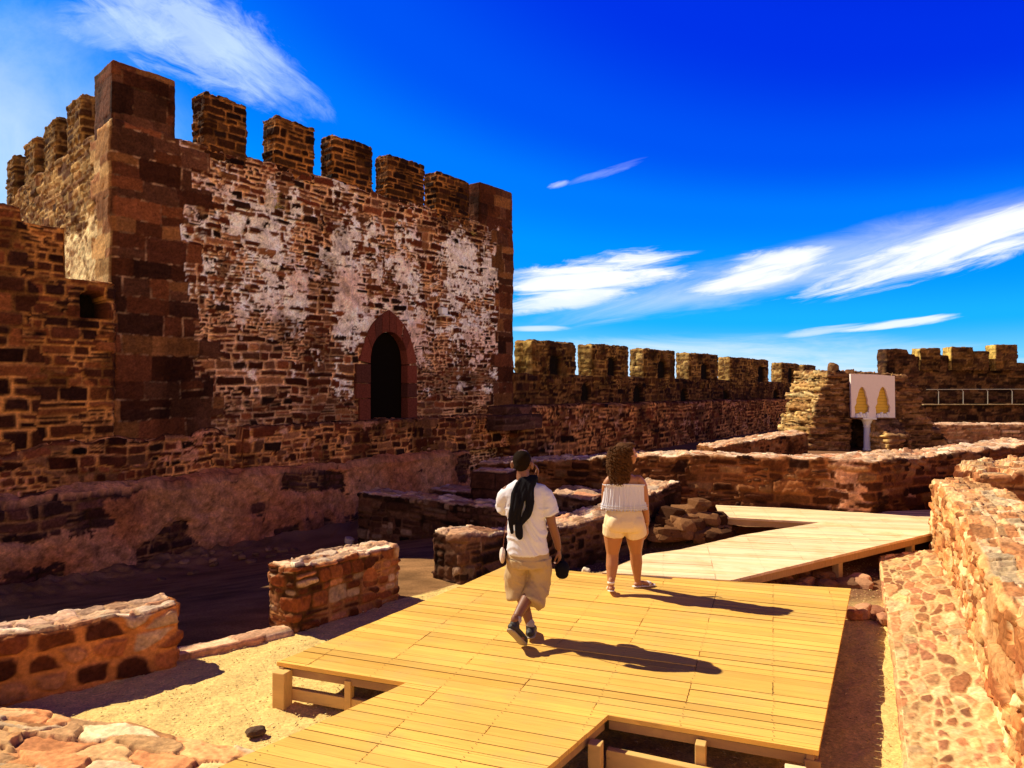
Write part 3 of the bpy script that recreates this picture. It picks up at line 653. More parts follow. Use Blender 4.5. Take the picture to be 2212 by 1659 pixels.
low_wall('low_wall', [(9.2, 21.8), (17.5, 23.6)], [(9.2, 23.4), (17, 25)], -.5, lambda x, y, a_, b_: .12 + .10 * (fbm(x * 1.5, y * 1.5, 0, 33, 3) - .5) * 2, w1, 110, 'broad low footing of rubble in front of the white arched panel', .05, mat=M_FAR)
low_wall('retaining_wall', [(19.2, 33), (30, 33.4)], [(19.2, 34.5), (30, 34.8)], -.6, lambda x, y, a_, b_: .52 + .03 * (fbm(x * 2, y, 0, 3, 2) - .5), style(L=.5, H=.16, relief=.09, mw=.03, pal=[(.42, .20, .09), (.5, .27, .13), (.34, .15, .07), (.6, .38, .2)], mortar=(.35, .16, .07), soot=.1),
         111, 'sunlit orange retaining wall at the far right under the battlements', .06, mat=M_FAR, group=None)
# near wall on the right with the broad sunlit top
nst = style(L=.32, H=.14, relief=.045, mw=.016, mlo=.35, pal=[(.56, .23, .08), (.64, .33, .12), (.46, .17, .055), (.68, .43, .20), (.30, .10, .035), (.60, .29, .11)], mortar=(.38, .18, .06), soot=.15, rough=.009, warp=.03, round=.007, er=.7)
ntop = topstyle(bed=True, mlo=.5, L=.40, H=.20, relief=.030, rough=.012, pal=[(.58, .29, .12), (.68, .41, .20), (.50, .21, .08), (.72, .50, .27), (.62, .34, .15)], mortar=(.50, .26, .10), soot=.05, mw=.012, round=.010)
NWf = [(6.79, 11.6), (5.40, 8.62), (4.22, 6.42), (3.44, 4.88), (2.75, 3.4), (1.9, 1.7)]; NWb = [(7.62, 11.7), (6.6, 9.2), (5.30, 6.6), (4.55, 5.1), (3.9, 3.5), (3.2, 1.8)]
low_wall('parapet_wall', NWf, NWb, -.5, lambda x, y, a_, b_: .86 + .06 * (np.round(fbm(x * 3.2, y * 3.2, 0, 3, 2) * 5) / 5 - .5) * 2 + .0 * x, nst, 120, 'broad sunlit wall of pale orange stones curving along the right edge', .014, group=None, topst=ntop, wob=.020, edge=.02, cat='wall')
low_wall('parapet_wall', [(7.25, 11.15), (13.5, 10.9)], [(7.7, 12.4), (14.5, 17.5)], -.5, lambda x, y, a_, b_: .97 + .12 * (np.round(fbm(x * 2, y * 2, 0, 5, 2) * 4) / 4 - .5) * 2, style(L=.5, H=.28, relief=.06, mw=.03, pal=near_pal, mortar=(.35, .15, .06)), 121,
         'taller wall end with dark side behind the far end of the sunlit wall', .03, group=None, topst=ntop, wob=.05, edge=.05, cat='wall')

# ------------------------------------------------------------------ kerbs, pads
pav = topstyle(L=.30, H=.19, relief=.012, mw=.034, er=1.3, brk=.2, rough=.007, pal=[(.54, .25, .10), (.44, .18, .075), (.62, .36, .14), (.66, .42, .20), (.58, .30, .13), (.40, .17, .08)], mortar=(.64, .42, .18), soot=.05, warp=.14, round=.02)
o = stone_block('stone_path', [(5.5, 10.75), (4.62, 8.9), (3.62, 6.8), (2.62, 4.76), (1.5, 2.3)], [(7.0, 11.3), (5.9, 8.9), (4.8, 6.6), (3.9, 4.7), (3.0, 2.4)], -.5, lumpy(-.17, .004, 5), .014, pav, 130, M_NEAR, topst=pav, wob=.012, edge=.02)
tag(o, kind='structure')
a = np.array(at(300, 1447, -.36)); b = np.array(at(632, 1372, -.36)); d = (b - a) / np.linalg.norm(b - a); n = np.array([-d[1], d[0]])
o = stone_block('stone_kerb', [a, b], [a + n * .22, b + n * .22], -.5, lumpy(-.30, .008), .02, topstyle(L=.6, H=.5, mixed=False, mortar=(.3, .15, .08)), 131, M_NEAR, topst=topstyle(L=.6, H=.5, relief=.008, rough=.006, mixed=False, mortar=(.4, .2, .1), pal=[(.62, .36, .2), (.55, .3, .17)]), wob=.01)
tag(o, 'flat stone kerb joining the two wall stubs across the gravel', 'kerb')
flag = topstyle(L=.34, H=.20, relief=.040, mw=.008, er=1.2, jx=1.0, brk=.25, rough=.010, pal=[(.62, .29, .11), (.68, .38, .16), (.52, .21, .08), (.72, .48, .26), (.62, .34, .15), (.58, .26, .10)], mortar=(.30, .13, .06), soot=.04, warp=.14, round=.007)
o = stone_block('rubble_footing', [(-6.0, 4.0), (-3.2, 3.6), (-2.05, 4.05)], [(-6.3, 6.1), (-3.0, 5.62), (-1.72, 5.12)], -.6, lambda x, y, a_, b_: -.17 - .12 * a_ + .10 * (fbm(x * 1.5, y * 1.5, 0, 7, 2) - .5), .012, flag, 132, M_NEAR, topst=flag, wob=.02, edge=.04)
tag(o, 'broken footing of flat sunlit stones in the bottom left corner', 'stone footing')

def rock(m, c, s, rr, col, sub=2):
    bm = bmesh.new(); bmesh.ops.create_icosphere(bm, subdivisions=sub, radius=1.0); sd = rr.randint(0, 9999)
    R = Matrix.Rotation(rr.uniform(0, 6.3), 3, 'Z') @ Matrix.Rotation(rr.uniform(-.3, .3), 3, 'X')
    P = np.array([v.co for v in bm.verts]); P = np.sign(P) * np.abs(P) ** .62
    k = .72 + .55 * fbm(P[:, 0] * 1.3 + 9, P[:, 1] * 1.3, P[:, 2] * 1.3, sd, 3)
    P = P * k[:, None] * np.array(s)
    m.add([R @ Vector(p) + Vector(c) for p in P], [[v.index for v in f.verts] for f in bm.faces], col); bm.free()
def rubble(name, label, cx, cy, rx, ry, h, n, seed, pal, z0=-.36, smin=.08, smax=.2):
    rr = random.Random(seed); m = MB()
    for i in range(n):
        a = rr.uniform(0, 6.28); r = rr.random() ** .5; k = (1 - r)
        s = rr.uniform(smin, smax); z = z0 + h * k * rr.uniform(.3, 1.0) + s * .3
        rock(m, (cx + math.cos(a) * r * rx, cy + math.sin(a) * r * ry, z), (s * 1.3, s, s * .65), rr, rr.choice(pal))
    o = m.build(name, M_NEAR, smooth=False); return tag(o, label, kind='stuff', cat=None)
rubble('rubble', None, 3.22, 13.05, .72, .42, .70, 90, 3, [(.09, .035, .014), (.055, .022, .010), (.15, .065, .026), (.22, .10, .04)], smin=.09, smax=.22)
rubble('rubble', None, 3.85, 9.9, 1.2, .5, .0, 34, 5, [(.3, .15, .07), (.4, .2, .1), (.2, .1, .05)], smin=.05, smax=.12)
rubble('rubble', None, -5.6, 14.3, 1.6, 1.6, .1, 46, 8, [(.26, .13, .06), (.34, .18, .09), (.16, .08, .04)], z0=-1.22, smin=.03, smax=.09)
def litter(name, pts_fn, n, seed, pal, s0, s1):
    rr = np.random.RandomState(seed); x, y, z = pts_fn(rr, n); n = len(x)
    T = np.array([[1, 0, -.3], [-.6, .8, -.3], [-.6, -.8, -.3], [0, 0, .7]]); s = rr.uniform(s0, s1, n); a = rr.uniform(0, 6.28, n)
    K = T[None] * np.stack([s * rr.uniform(.8, 2.2, n), s * .7, s * .6], 1)[:, None, :]
    X = K[..., 0] * np.cos(a)[:, None] - K[..., 1] * np.sin(a)[:, None] + x[:, None]; Y = K[..., 0] * np.sin(a)[:, None] + K[..., 1] * np.cos(a)[:, None] + y[:, None]; Z = K[..., 2] + z[:, None]
    f = (np.arange(n)[:, None, None] * 4 + np.array([[0, 1, 3], [1, 2, 3], [2, 0, 3], [0, 2, 1]])[None]).reshape(-1, 3)
    c = np.repeat(np.array(pal)[rr.randint(0, len(pal), n)] * rr.uniform(.7, 1.2, n)[:, None], 4, 0)
    return tag(mesh_obj(name, np.dstack([X, Y, Z]).reshape(-1, 3), f, M_NEAR, None, np.clip(c, 0, .95), False), kind='stuff')
def _grav(rr, n):
    x = rr.uniform(-5.5, 5.5, n); y = rr.uniform(3.6, 13, n); kx, ky = at(385, 1425, -.36); kx2, ky2 = at(862, 1296, -.36)
    k = ((x - kx) * (ky2 - ky) - (y - ky) * (kx2 - kx) > .1) | (rr.random_sample(n) < .0); x, y = x[k], y[k]; return x, y, gz(x, y) + .012
litter('gravel', _grav, 26000, 3, [(.72, .49, .18), (.78, .56, .24), (.62, .41, .14), (.84, .66, .32), (.45, .27, .10)], .004, .011)
rr = random.Random(4)
for i, (px, py, s, zz, lab) in enumerate(((1838, 1325, .10, -.3, 'dark reddish stone at the right end of the deck edge'), (1862, 1322, .11, -.3, 'second stone from the deck in the short row on the gravel'), (1890, 1325, .10, -.3, 'third stone from the deck in the short row on the gravel'), (1912, 1338, .09, -.3, 'stone of the short row touching the paved path'),
                              (1857, 1252, .11, -.32, 'squarish orange stone lying below the far walkway'), (1266, 1222, .06, -.33, 'small pale stone on the dark gravel between the two people'),
                              (1690, 1250, .12, -.32, 'rounded stone in the shade under the walkway'), (755, 1168, .10, -1.0, 'pale stone on the shaded ground near the plinth'), (553, 1580, .05, -.33, 'tiny dark stone on the straw-coloured gravel'))):
    x, y = at(px, py, zz); m = MB(); rock(m, (x, y, zz + (float(gz(x, y)) + .36 if i != 7 else 0)), (s * 1.4, s, s * .7), rr, [(.40, .16, .07), (.5, .24, .12), (.34, .14, .07), (.45, .2, .1), (.6, .3, .15), (.75, .6, .4), (.4, .2, .1), (.5, .38, .3), (.12, .07, .04)][i], 3)
    tag(m.build('loose_stone', M_NEAR, smooth=False), lab, 'stone', 'loose stones')

# ------------------------------------------------------------------ far ruin with the white panel
def ruin():
    root = empty('ruined_gable', (14.5, 30, -.36)); tag(root, 'ruined gable wall with ragged stepped sides behind the white arched panel', 'ruin')
    st = style(L=.42, H=.15, relief=.12, mw=.03, pal=[(.17, .07, .03), (.10, .042, .02), (.24, .11, .05), (.32, .17, .07), (.06, .026, .014)], mortar=(.26, .12, .045), soot=.35, rough=.03)
    stl = style(L=.42, H=.15, relief=.14, mw=.03, pal=[(.42, .24, .08), (.52, .32, .11), (.3, .15, .05), (.6, .42, .18)], mortar=(.34, .18, .06), soot=.1, rough=.03)  # lit copy of st: sun on the left faces put into the colour
    step = lambda z, s=.14: np.floor(z / s) * s
    rr = random.Random(12)
    def layered(edge, inner, right, sty, seed, n=15, top=2.9, slope=()):
        objs = []
        for k in range(n):
            za, zb = -.6 + (top + .6) * k / n, -.6 + (top + .6) * (k + 1) / n; t = (zb + .36) / (top + .36)
            e = float(np.interp(t, [s_[0] for s_ in slope], [s_[1] for s_ in slope])) + rr.uniform(-.13, .13); eb = e + (rr.uniform(-.25, .1) - .45 if not right else rr.uniform(-.1, .3))
            y0 = 29.9 + rr.uniform(-.03, .03)
            fr, bk = ([(e, y0), (inner, y0)], [(eb, 32), (inner, 32)]) if not right else ([(inner, y0), (e, y0)], [(inner, 31.9), (eb, 31.9)])
            objs.append(stone_block('pier', fr, bk, za - .02, zb, .055, st, seed + k, M_FAR, None, wob=.05, edge=.03, sidest=stl))
        return objs
    def join(objs, name, par):
        bm = bmesh.new()
        for o in objs: bm.from_mesh(o.data)
        me = bpy.data.meshes.new(name); bm.to_mesh(me); bm.free(); me.materials.append(M_FAR)
        me.polygons.foreach_set('use_smooth', np.ones(len(me.polygons), bool))
        for o in objs: bpy.data.objects.remove(o)
        o = bpy.data.objects.new(name, me); COL.objects.link(o); return parent(o, par)
    join(layered(0, 14.1, False, st, 700, slope=((0, 12.35), (.3, 12.55), (.55, 12.75), (.8, 13.0), (1, 13.15))), 'pier', root)
    join(layered(0, 15.85, True, st, 750, top=2.72, slope=((0, 18.6), (.25, 17.9), (.5, 17.3), (.8, 16.95), (1, 16.6))), 'pier', root)
    stone_block('lintel', [(14.0, 30.0), (15.95, 30.0)], [(14.0, 31.8), (15.95, 31.8)], 1.05, lambda x, y, a, b: 2.86 - .05 * (x - 14) + .05 * (fbm(x * 4, y * 4, 0, 2, 2) - .5), .05, st, 204, M_FAR, root, wob=.03)
    stone_block('added_stub', [(15.12, 28.7), (15.95, 28.75)], [(14.88, 29.75), (15.95, 29.85)], -.6, lambda x, y, a, b: .25 + .75 * b + .1 * (fbm(x * 5, y * 5, 0, 3, 2) - .5), .05, st, 795, M_FAR, root, sidest=stl, wob=.04)  # stub added in front and turned to catch the sun, for the lit jamb
    stone_block('back_wall', [(13.9, 31.6), (16.0, 31.6)], [(13.9, 32), (16, 32)], -.6, 1.2, .06, st, 790, M_FAR, root)  # added to make the gap between the piers dark
    m = MB(); rr = random.Random(3); rock(m, (13.5, 30.2, 3.05), (.22, .2, .24), rr, (.2, .1, .04)); m.build('cap_stone', M_FAR, root)
    # white panel hung in front, with two pointed openings over yellow slats
    W, H, x0, z0 = 1.80, 1.80, 14.02, 1.02; y0 = 29.62
    pr = empty('arched_panel', (x0 + W / 2, y0, z0)); tag(pr, 'white panel with two pointed arches over yellow slats, carried by a column', 'panel')
    white = plain('white_plaster_panel', (.90, .76, .68), .55, var=.03, scale=8, bump=.03); yel = plain('yellow_slats', (.85, .54, .06), .6, var=.04); wc = plain('white_stone', (.85, .82, .75), .5, var=.04)
    cxs = (.43, 1.29)
    hw = .295; zb = .0; zt_ = 1.28
    def arch(cx):
        pts = [(cx - hw * .92, zb + .1), (cx - hw, .35)]
        for i in range(1, 13):
            k = i / 12; pts.append((cx - hw * (1 - k) ** .50 * (1 + .12 * math.sin(k * 18) * (1 - k)), .35 + (zt_ - .35) * k))
        r = [(2 * cx - x, z) for x, z in reversed(pts[:-1])]
        return pts + r
    bm = bmesh.new()
    def loop(pts, y): return [bm.verts.new((x0 + x, y, z0 + z)) for x, z in pts]
    outer = [(0, 0), (W, -.02), (W - .02, H - .09), (W * .5, H - .02), (-.04, H)]
    es = []
    loops = [outer] + [arch(c) for c in cxs]
    for pts in loops:
        vs = loop(pts, y0)
        for i in range(len(vs)): es.append(bm.edges.new((vs[i], vs[(i + 1) % len(vs)])))
    bmesh.ops.triangle_fill(bm, use_beauty=True, use_dissolve=False, edges=es)
    g = bmesh.ops.extrude_face_region(bm, geom=bm.faces[:])
    for v in g['geom']:
        if isinstance(v, bmesh.types.BMVert): v.co.y += .12
    bmesh.ops.recalc_face_normals(bm, faces=bm.faces[:])
    me = bpy.data.meshes.new('panel_sheet'); bm.to_mesh(me); bm.free(); me.materials.append(white)
    o = bpy.data.objects.new('panel_sheet', me); COL.objects.link(o); parent(o, pr)
    for c in cxs:
        m = MB()
        for k in range(9):
            m.box((x0 + c, y0 + .17, z0 + .22 + k * .125), (hw * 2.1, .03, .118), 0, None)
            m.v[-8:] = [(v[0], v[1] + (.02 if v[2] > z0 + .22 + k * .125 else -.03), v[2]) for v in m.v[-8:]]
        m.build('slat_blind', yel, pr)
        m = MB()
        for q in range(4): m.tube([(x0 + c - .20 + q * .13, y0 - .04, z0 + .0), (x0 + c - .20 + q * .13, y0 - .03, z0 + .16 + .06 * (q % 2))], [.085, .05], 10)
        m.build('scalloped_foot', wc, pr)
    # column
    cr = empty('column', (14.66, 29.75, -.36)); tag(cr, 'white stone column with carved capital under the arched panel', 'column')
    cc = (14.72, 29.75)
    m = MB(); m.tube([(cc[0], cc[1], -.36), (cc[0], cc[1], -.28), (cc[0], cc[1], -.27), (cc[0], cc[1], .62)], [.17, .17, .135, .125], 20); m.build('shaft', wc, cr, True)
    m = MB(); m.tube([(cc[0], cc[1], .62), (cc[0], cc[1], .66), (cc[0], cc[1], .68), (cc[0], cc[1], .86), (cc[0], cc[1], .95)], [.15, .15, .13, .19, .25], 16); m.box((cc[0], cc[1], .975), (.56, .5, .08), 0, bev=.01); m.build('capital', wc, cr, False)
    m = MB(); m.box((x0 + W / 2, y0 + .12, z0 - .035), (W * .98, .4, .05), 0, bev=.01); m.build('support_beam', plain('rusty_beam', (.16, .07, .035), .7), cr)
ruin()

def far_wall():
    Y = 50.0; k = Y / F; X = lambda px: (px - CX) * k; Z = lambda py: CH + (CY - py) * k
    root = empty('far_battlement', (X(2060), Y, -.5)); tag(root, 'dark battlemented wall with a railed walkway at the far right', 'castle wall')
    st = style(L=.55, H=.26, relief=.07, mw=.03, pal=[(.07, .028, .014), (.045, .02, .012), (.10, .042, .018), (.14, .065, .025), (.03, .014, .01)], mortar=(.15, .075, .03), soot=.5, rough=.02)
    steps = [(1915, 755), (1963, 766), (1980, 770), (2031, 768), (2101, 768), (2135, 792), (2196, 784), (2260, 786)]
    xs = np.array([X(p) for p, _ in steps]); zs = np.array([Z(q) for _, q in steps])
    stone_block('wall_body', [(X(1915), Y), (X(2330), Y + 1)], [(X(1915), Y + 1.2), (X(2330), Y + 2.2)], -.6, lambda x, y, a, b: zs[np.clip(np.searchsorted(xs, x, side='right') - 1, 0, len(zs) - 1)], .10, st, 301, M_FAR, root, wob=.06, resb=.3, clampz=True)
    for i, (pa, pb, py) in enumerate(((1988, 2031, 753), (2056, 2101, 750), (2151, 2196, 745), (2240, 2290, 740), (2101, 2135, 759))):
        stone_block('merlon', [(X(pa), Y - .05), (X(pb), Y - .05)], [(X(pa) - .02, Y + 1.05 - (.5 if i == 4 else 0)), (X(pb), Y + 1.05)], Z(800), Z(py), .09, style(L=.5, H=.24, relief=.05, pal=[(.16, .075, .02), (.08, .035, .016), (.11, .05, .02)], mortar=(.22, .12, .04)), 310 + i, M_FAR, root, wob=.05, sidest=style(L=.5, H=.24, relief=.05, pal=[(.5, .33, .08), (.4, .25, .06)], mortar=(.5, .32, .1), soot=0))  # sidest: sunlight on the left sides put into the colour as gold
    stone_block('wall_foot', [(X(1950), Y - 2.2), (X(2330), Y - 1.6)], [(X(1950), Y), (X(2330), Y + .4)], -.6, 1.0, .10, st, 302, M_FAR, root, wob=.05, resb=.3)
    ledge = MB(); ledge.box((X(2140), Y - 2.0, 1.03), (12.3, .5, .04), .055, (.35, .25, .12)); ledge.build('ledge', M_FAR, root)
    r2 = empty('metal_railing', (X(2110), Y - 2, 1.0)); tag(r2, 'thin pale metal railing along the far walkway', 'railing')
    steel = plain('pale_steel', (.42, .38, .30), .4, metal=.3)
    m = MB(); m.tube([(X(1963), Y - 2.15, 2.03), (X(2300), Y - 1.6, 2.06)], .022); m.build('top_rail', steel, r2)
    for px in (1975, 2029, 2084, 2139, 2194, 2250):
        x = X(px) * .957; m = MB(); m.tube([(x, Y - 2.12 + (x - X(1963)) * .05, 1.0), (x, Y - 2.12 + (x - X(1963)) * .05, 1.9), (x - .1, Y - 2.12 + (x - X(1963)) * .05, 2.04)], .026, 8); m.build('post', steel, r2)
far_wall()
# ------------------------------------------------------------------ timber decking
def wood_mat():
    m = bpy.data.materials.new('deck_timber'); m.use_nodes = True; nt = m.node_tree; b = nt.nodes['Principled BSDF']
    at_ = nd(nt, 'ShaderNodeAttribute', attribute_name='col'); g = nd(nt, 'ShaderNodeNewGeometry')
    mp = nd(nt, 'ShaderNodeMapping', vector_type='POINT'); mp.inputs['Rotation'].default_value = (0, 0, -PLANK_ANG); mp.inputs['Scale'].default_value = (1, 1, 1)
    lk(nt, g.outputs['Position'], mp.inputs['Vector'])
    m2 = nd(nt, 'ShaderNodeMapping'); m2.inputs['Scale'].default_value = (2.2, 60, 10); lk(nt, mp.outputs[0], m2.inputs['Vector'])
    n1 = nd(nt, 'ShaderNodeTexNoise', i_Scale=1.0, i_Detail=7.0, i_Roughness=.6, i_Distortion=.6); lk(nt, m2.outputs[0], n1.inputs['Vector'])
    n2 = nd(nt, 'ShaderNodeTexNoise', i_Scale=1.1, i_Detail=5.0); lk(nt, g.outputs['Position'], n2.inputs['Vector'])
    f = mth(nt, 'ADD', mth(nt, 'MULTIPLY', mth(nt, 'SUBTRACT', n1.outputs[0], .5), .75), 1.0)
    f = mth(nt, 'ADD', f, mth(nt, 'MULTIPLY', mth(nt, 'SUBTRACT', n2.outputs[0], .5), .45))
    c = nd(nt, 'ShaderNodeVectorMath', operation='SCALE'); lk(nt, at_.outputs['Color'], c.inputs[0]); lk(nt, f, c.inputs['Scale'])
    # greyed, trodden patches, stains and long dark grain lines
    n3 = nd(nt, 'ShaderNodeTexNoise', i_Scale=1.7, i_Detail=8.0, i_Roughness=.7); lk(nt, g.outputs['Position'], n3.inputs['Vector'])
    w1 = nd(nt, 'ShaderNodeMapRange', interpolation_type='SMOOTHSTEP', i_1=.46, i_2=.72, i_3=0.0, i_4=.55); lk(nt, n3.outputs[0], w1.inputs[0])
    m3 = nd(nt, 'ShaderNodeMapping'); m3.inputs['Scale'].default_value = (1.1, 38, 5); m3.inputs['Location'].default_value = (3, 8, 1); lk(nt, mp.outputs[0], m3.inputs['Vector'])
    n4 = nd(nt, 'ShaderNodeTexNoise', i_Scale=1.0, i_Detail=5.0, i_Roughness=.55, i_Distortion=1.2); lk(nt, m3.outputs[0], n4.inputs['Vector'])
    w2 = nd(nt, 'ShaderNodeMapRange', interpolation_type='SMOOTHSTEP', i_1=.60, i_2=.74, i_3=0.0, i_4=.5); lk(nt, n4.outputs[0], w2.inputs[0])
    cc = mixc(nt, w1.outputs[0], c.outputs[0], (.56, .36, .12)); cc = mixc(nt, w2.outputs[0], cc, (.27, .13, .04))
    lk(nt, cc, b.inputs['Base Color']); b.inputs['Roughness'].default_value = .8; b.inputs['Specular IOR Level'].default_value = .06
    bp = nd(nt, 'ShaderNodeBump', i_Strength=.25, i_Distance=.004); lk(nt, n1.outputs[0], bp.inputs['Height']); lk(nt, bp.outputs[0], b.inputs['Normal'])
    return m
PLANK_ANG = math.radians(-20)
M_WOOD = wood_mat()
M_IRON = plain('nail_iron', (.05, .035, .02), .6)
def planks(name, poly, par, width, ang, col, seed, zf=lambda x, y: 0.0, th=.034, gap=.006, joint=(1.1, 2.3), joists=.62):
    rr = random.Random(seed); ca, sa = math.cos(ang), math.sin(ang)
    L = [(x * ca + y * sa, -x * sa + y * ca) for x, y in poly]
    W = lambda p, q: (p * ca - q * sa, p * sa + q * ca)
    q0, q1 = min(p[1] for p in L), max(p[1] for p in L); m = MB(); q = q0
    def cuts(q):
        xs = []
        for i in range(len(L)):
            (a, b), (c, d) = L[i], L[(i + 1) % len(L)]
            if (b <= q) != (d <= q): xs.append(a + (q - b) / (d - b) * (c - a))
        return sorted(xs)
    ev = sorted(p[1] for p in L)
    row = 0
    js = [k * joists + rr.uniform(-.02, .02) for k in range(-40, 40)]
    while q < q1 - .01:
        qa, qb = q + gap / 2, min(q + width, q1) - gap / 2
        # split at polygon corners inside the row so every piece is a clean trapezoid
        inner = [qa] + [e for e in ev if qa + .004 < e < qb - .004] + [qb]
        pieces = []
        for s0, s1 in zip(inner[:-1], inner[1:]):
            c0, c1 = cuts(s0 + 1e-4), cuts(s1 - 1e-4)
            if len(c0) != len(c1): c0 = c1 = cuts((s0 + s1) / 2)
            for k in range(0, len(c0) - 1, 2): pieces.append((s0, s1, c0[k], c0[k + 1], c1[k], c1[k + 1]))
        # joints of this row sit on joist lines
        jl = []; j = rr.randint(0, 3)
        while j < len(js): jl.append(js[j]); j += rr.choice((3, 4, 4, 5))
        shade = rr.uniform(.86, 1.12)
        seg_col = {}
        for (s0, s1, a0, b0, a1, b1) in pieces:
            lo, hi = min(a0, a1), max(b0, b1)
            cutsx = [None] + [x for x in jl if max(a0, a1) + .12 < x < min(b0, b1) - .12] + [None]
            for x0, x1 in zip(cutsx[:-1], cutsx[1:]):
                l0, l1 = (a0, a1) if x0 is None else (x0 + .003, x0 + .003); r0, r1 = (b0, b1) if x1 is None else (x1 - .003, x1 - .003)
                if r0 - l0 < .01 and r1 - l1 < .01: continue
                key = x0; 
                if key not in seg_col: seg_col[key] = (shade * rr.uniform(.88, 1.10), rr.uniform(-.002, .002), rr.uniform(-.0015, .0015), rr.uniform(-.03, .03))
                k, dz, tz, hue = seg_col[key]
                c = (min(.95, col[0] * k), min(.95, col[1] * k * (1 + hue)), min(.95, col[2] * k * (1 + 3 * hue)))
                v = []
                for (p, qq, t) in ((l0, s0, -1), (r0, s0, -1), (r1, s1, 1), (l1, s1, 1)):
                    x, y = W(p, qq); z = zf(x, y) + dz + tz * t; v.append((x, y, z))
                v += [(x, y, z - th) for x, y, z in v]
                m.add(v, [(0, 1, 2, 3), (7, 6, 5, 4), (0, 4, 5, 1), (1, 5, 6, 2), (2, 6, 7, 3), (3, 7, 4, 0)], c)
        # nail heads
        qm0, qm1 = q + width * .25, q + width * .75
        for s in (qm0, qm1):
            cs = cuts(s)
            for k in range(0, len(cs) - 1, 2):
                for x in js:
                    if cs[k] + .04 < x < cs[k + 1] - .04:
                        X, Y = W(x + rr.uniform(-.008, .008), s + rr.uniform(-.006, .006)); z = zf(X, Y) + .0045; r = .0048
                        m.add([(X + r * math.cos(t), Y + r * math.sin(t), z) for t in (0, 1.05, 2.1, 3.14, 4.19, 5.24)], [(0, 1, 2, 3, 4, 5)], (1, 1, 1), 1)
        q += width; row += 1
    return m.build(name, M_WOOD, par, False, [M_WOOD, M_IRON])
def beam(m, p, q, w, h, ztop, col):
    p, q = Vector((*p, 0)), Vector((*q, 0)); d = q - p
    m.box(((p.x + q.x) / 2, (p.y + q.y) / 2, ztop - h / 2), (d.length, w, h), math.atan2(d.y, d.x), col, bev=.006)
def inset(p, q, s):
    d = Vector(q) - Vector(p); n = Vector((-d.y, d.x)).normalized() * s; return (p[0] + n.x, p[1] + n.y), (q[0] + n.x, q[1] + n.y)

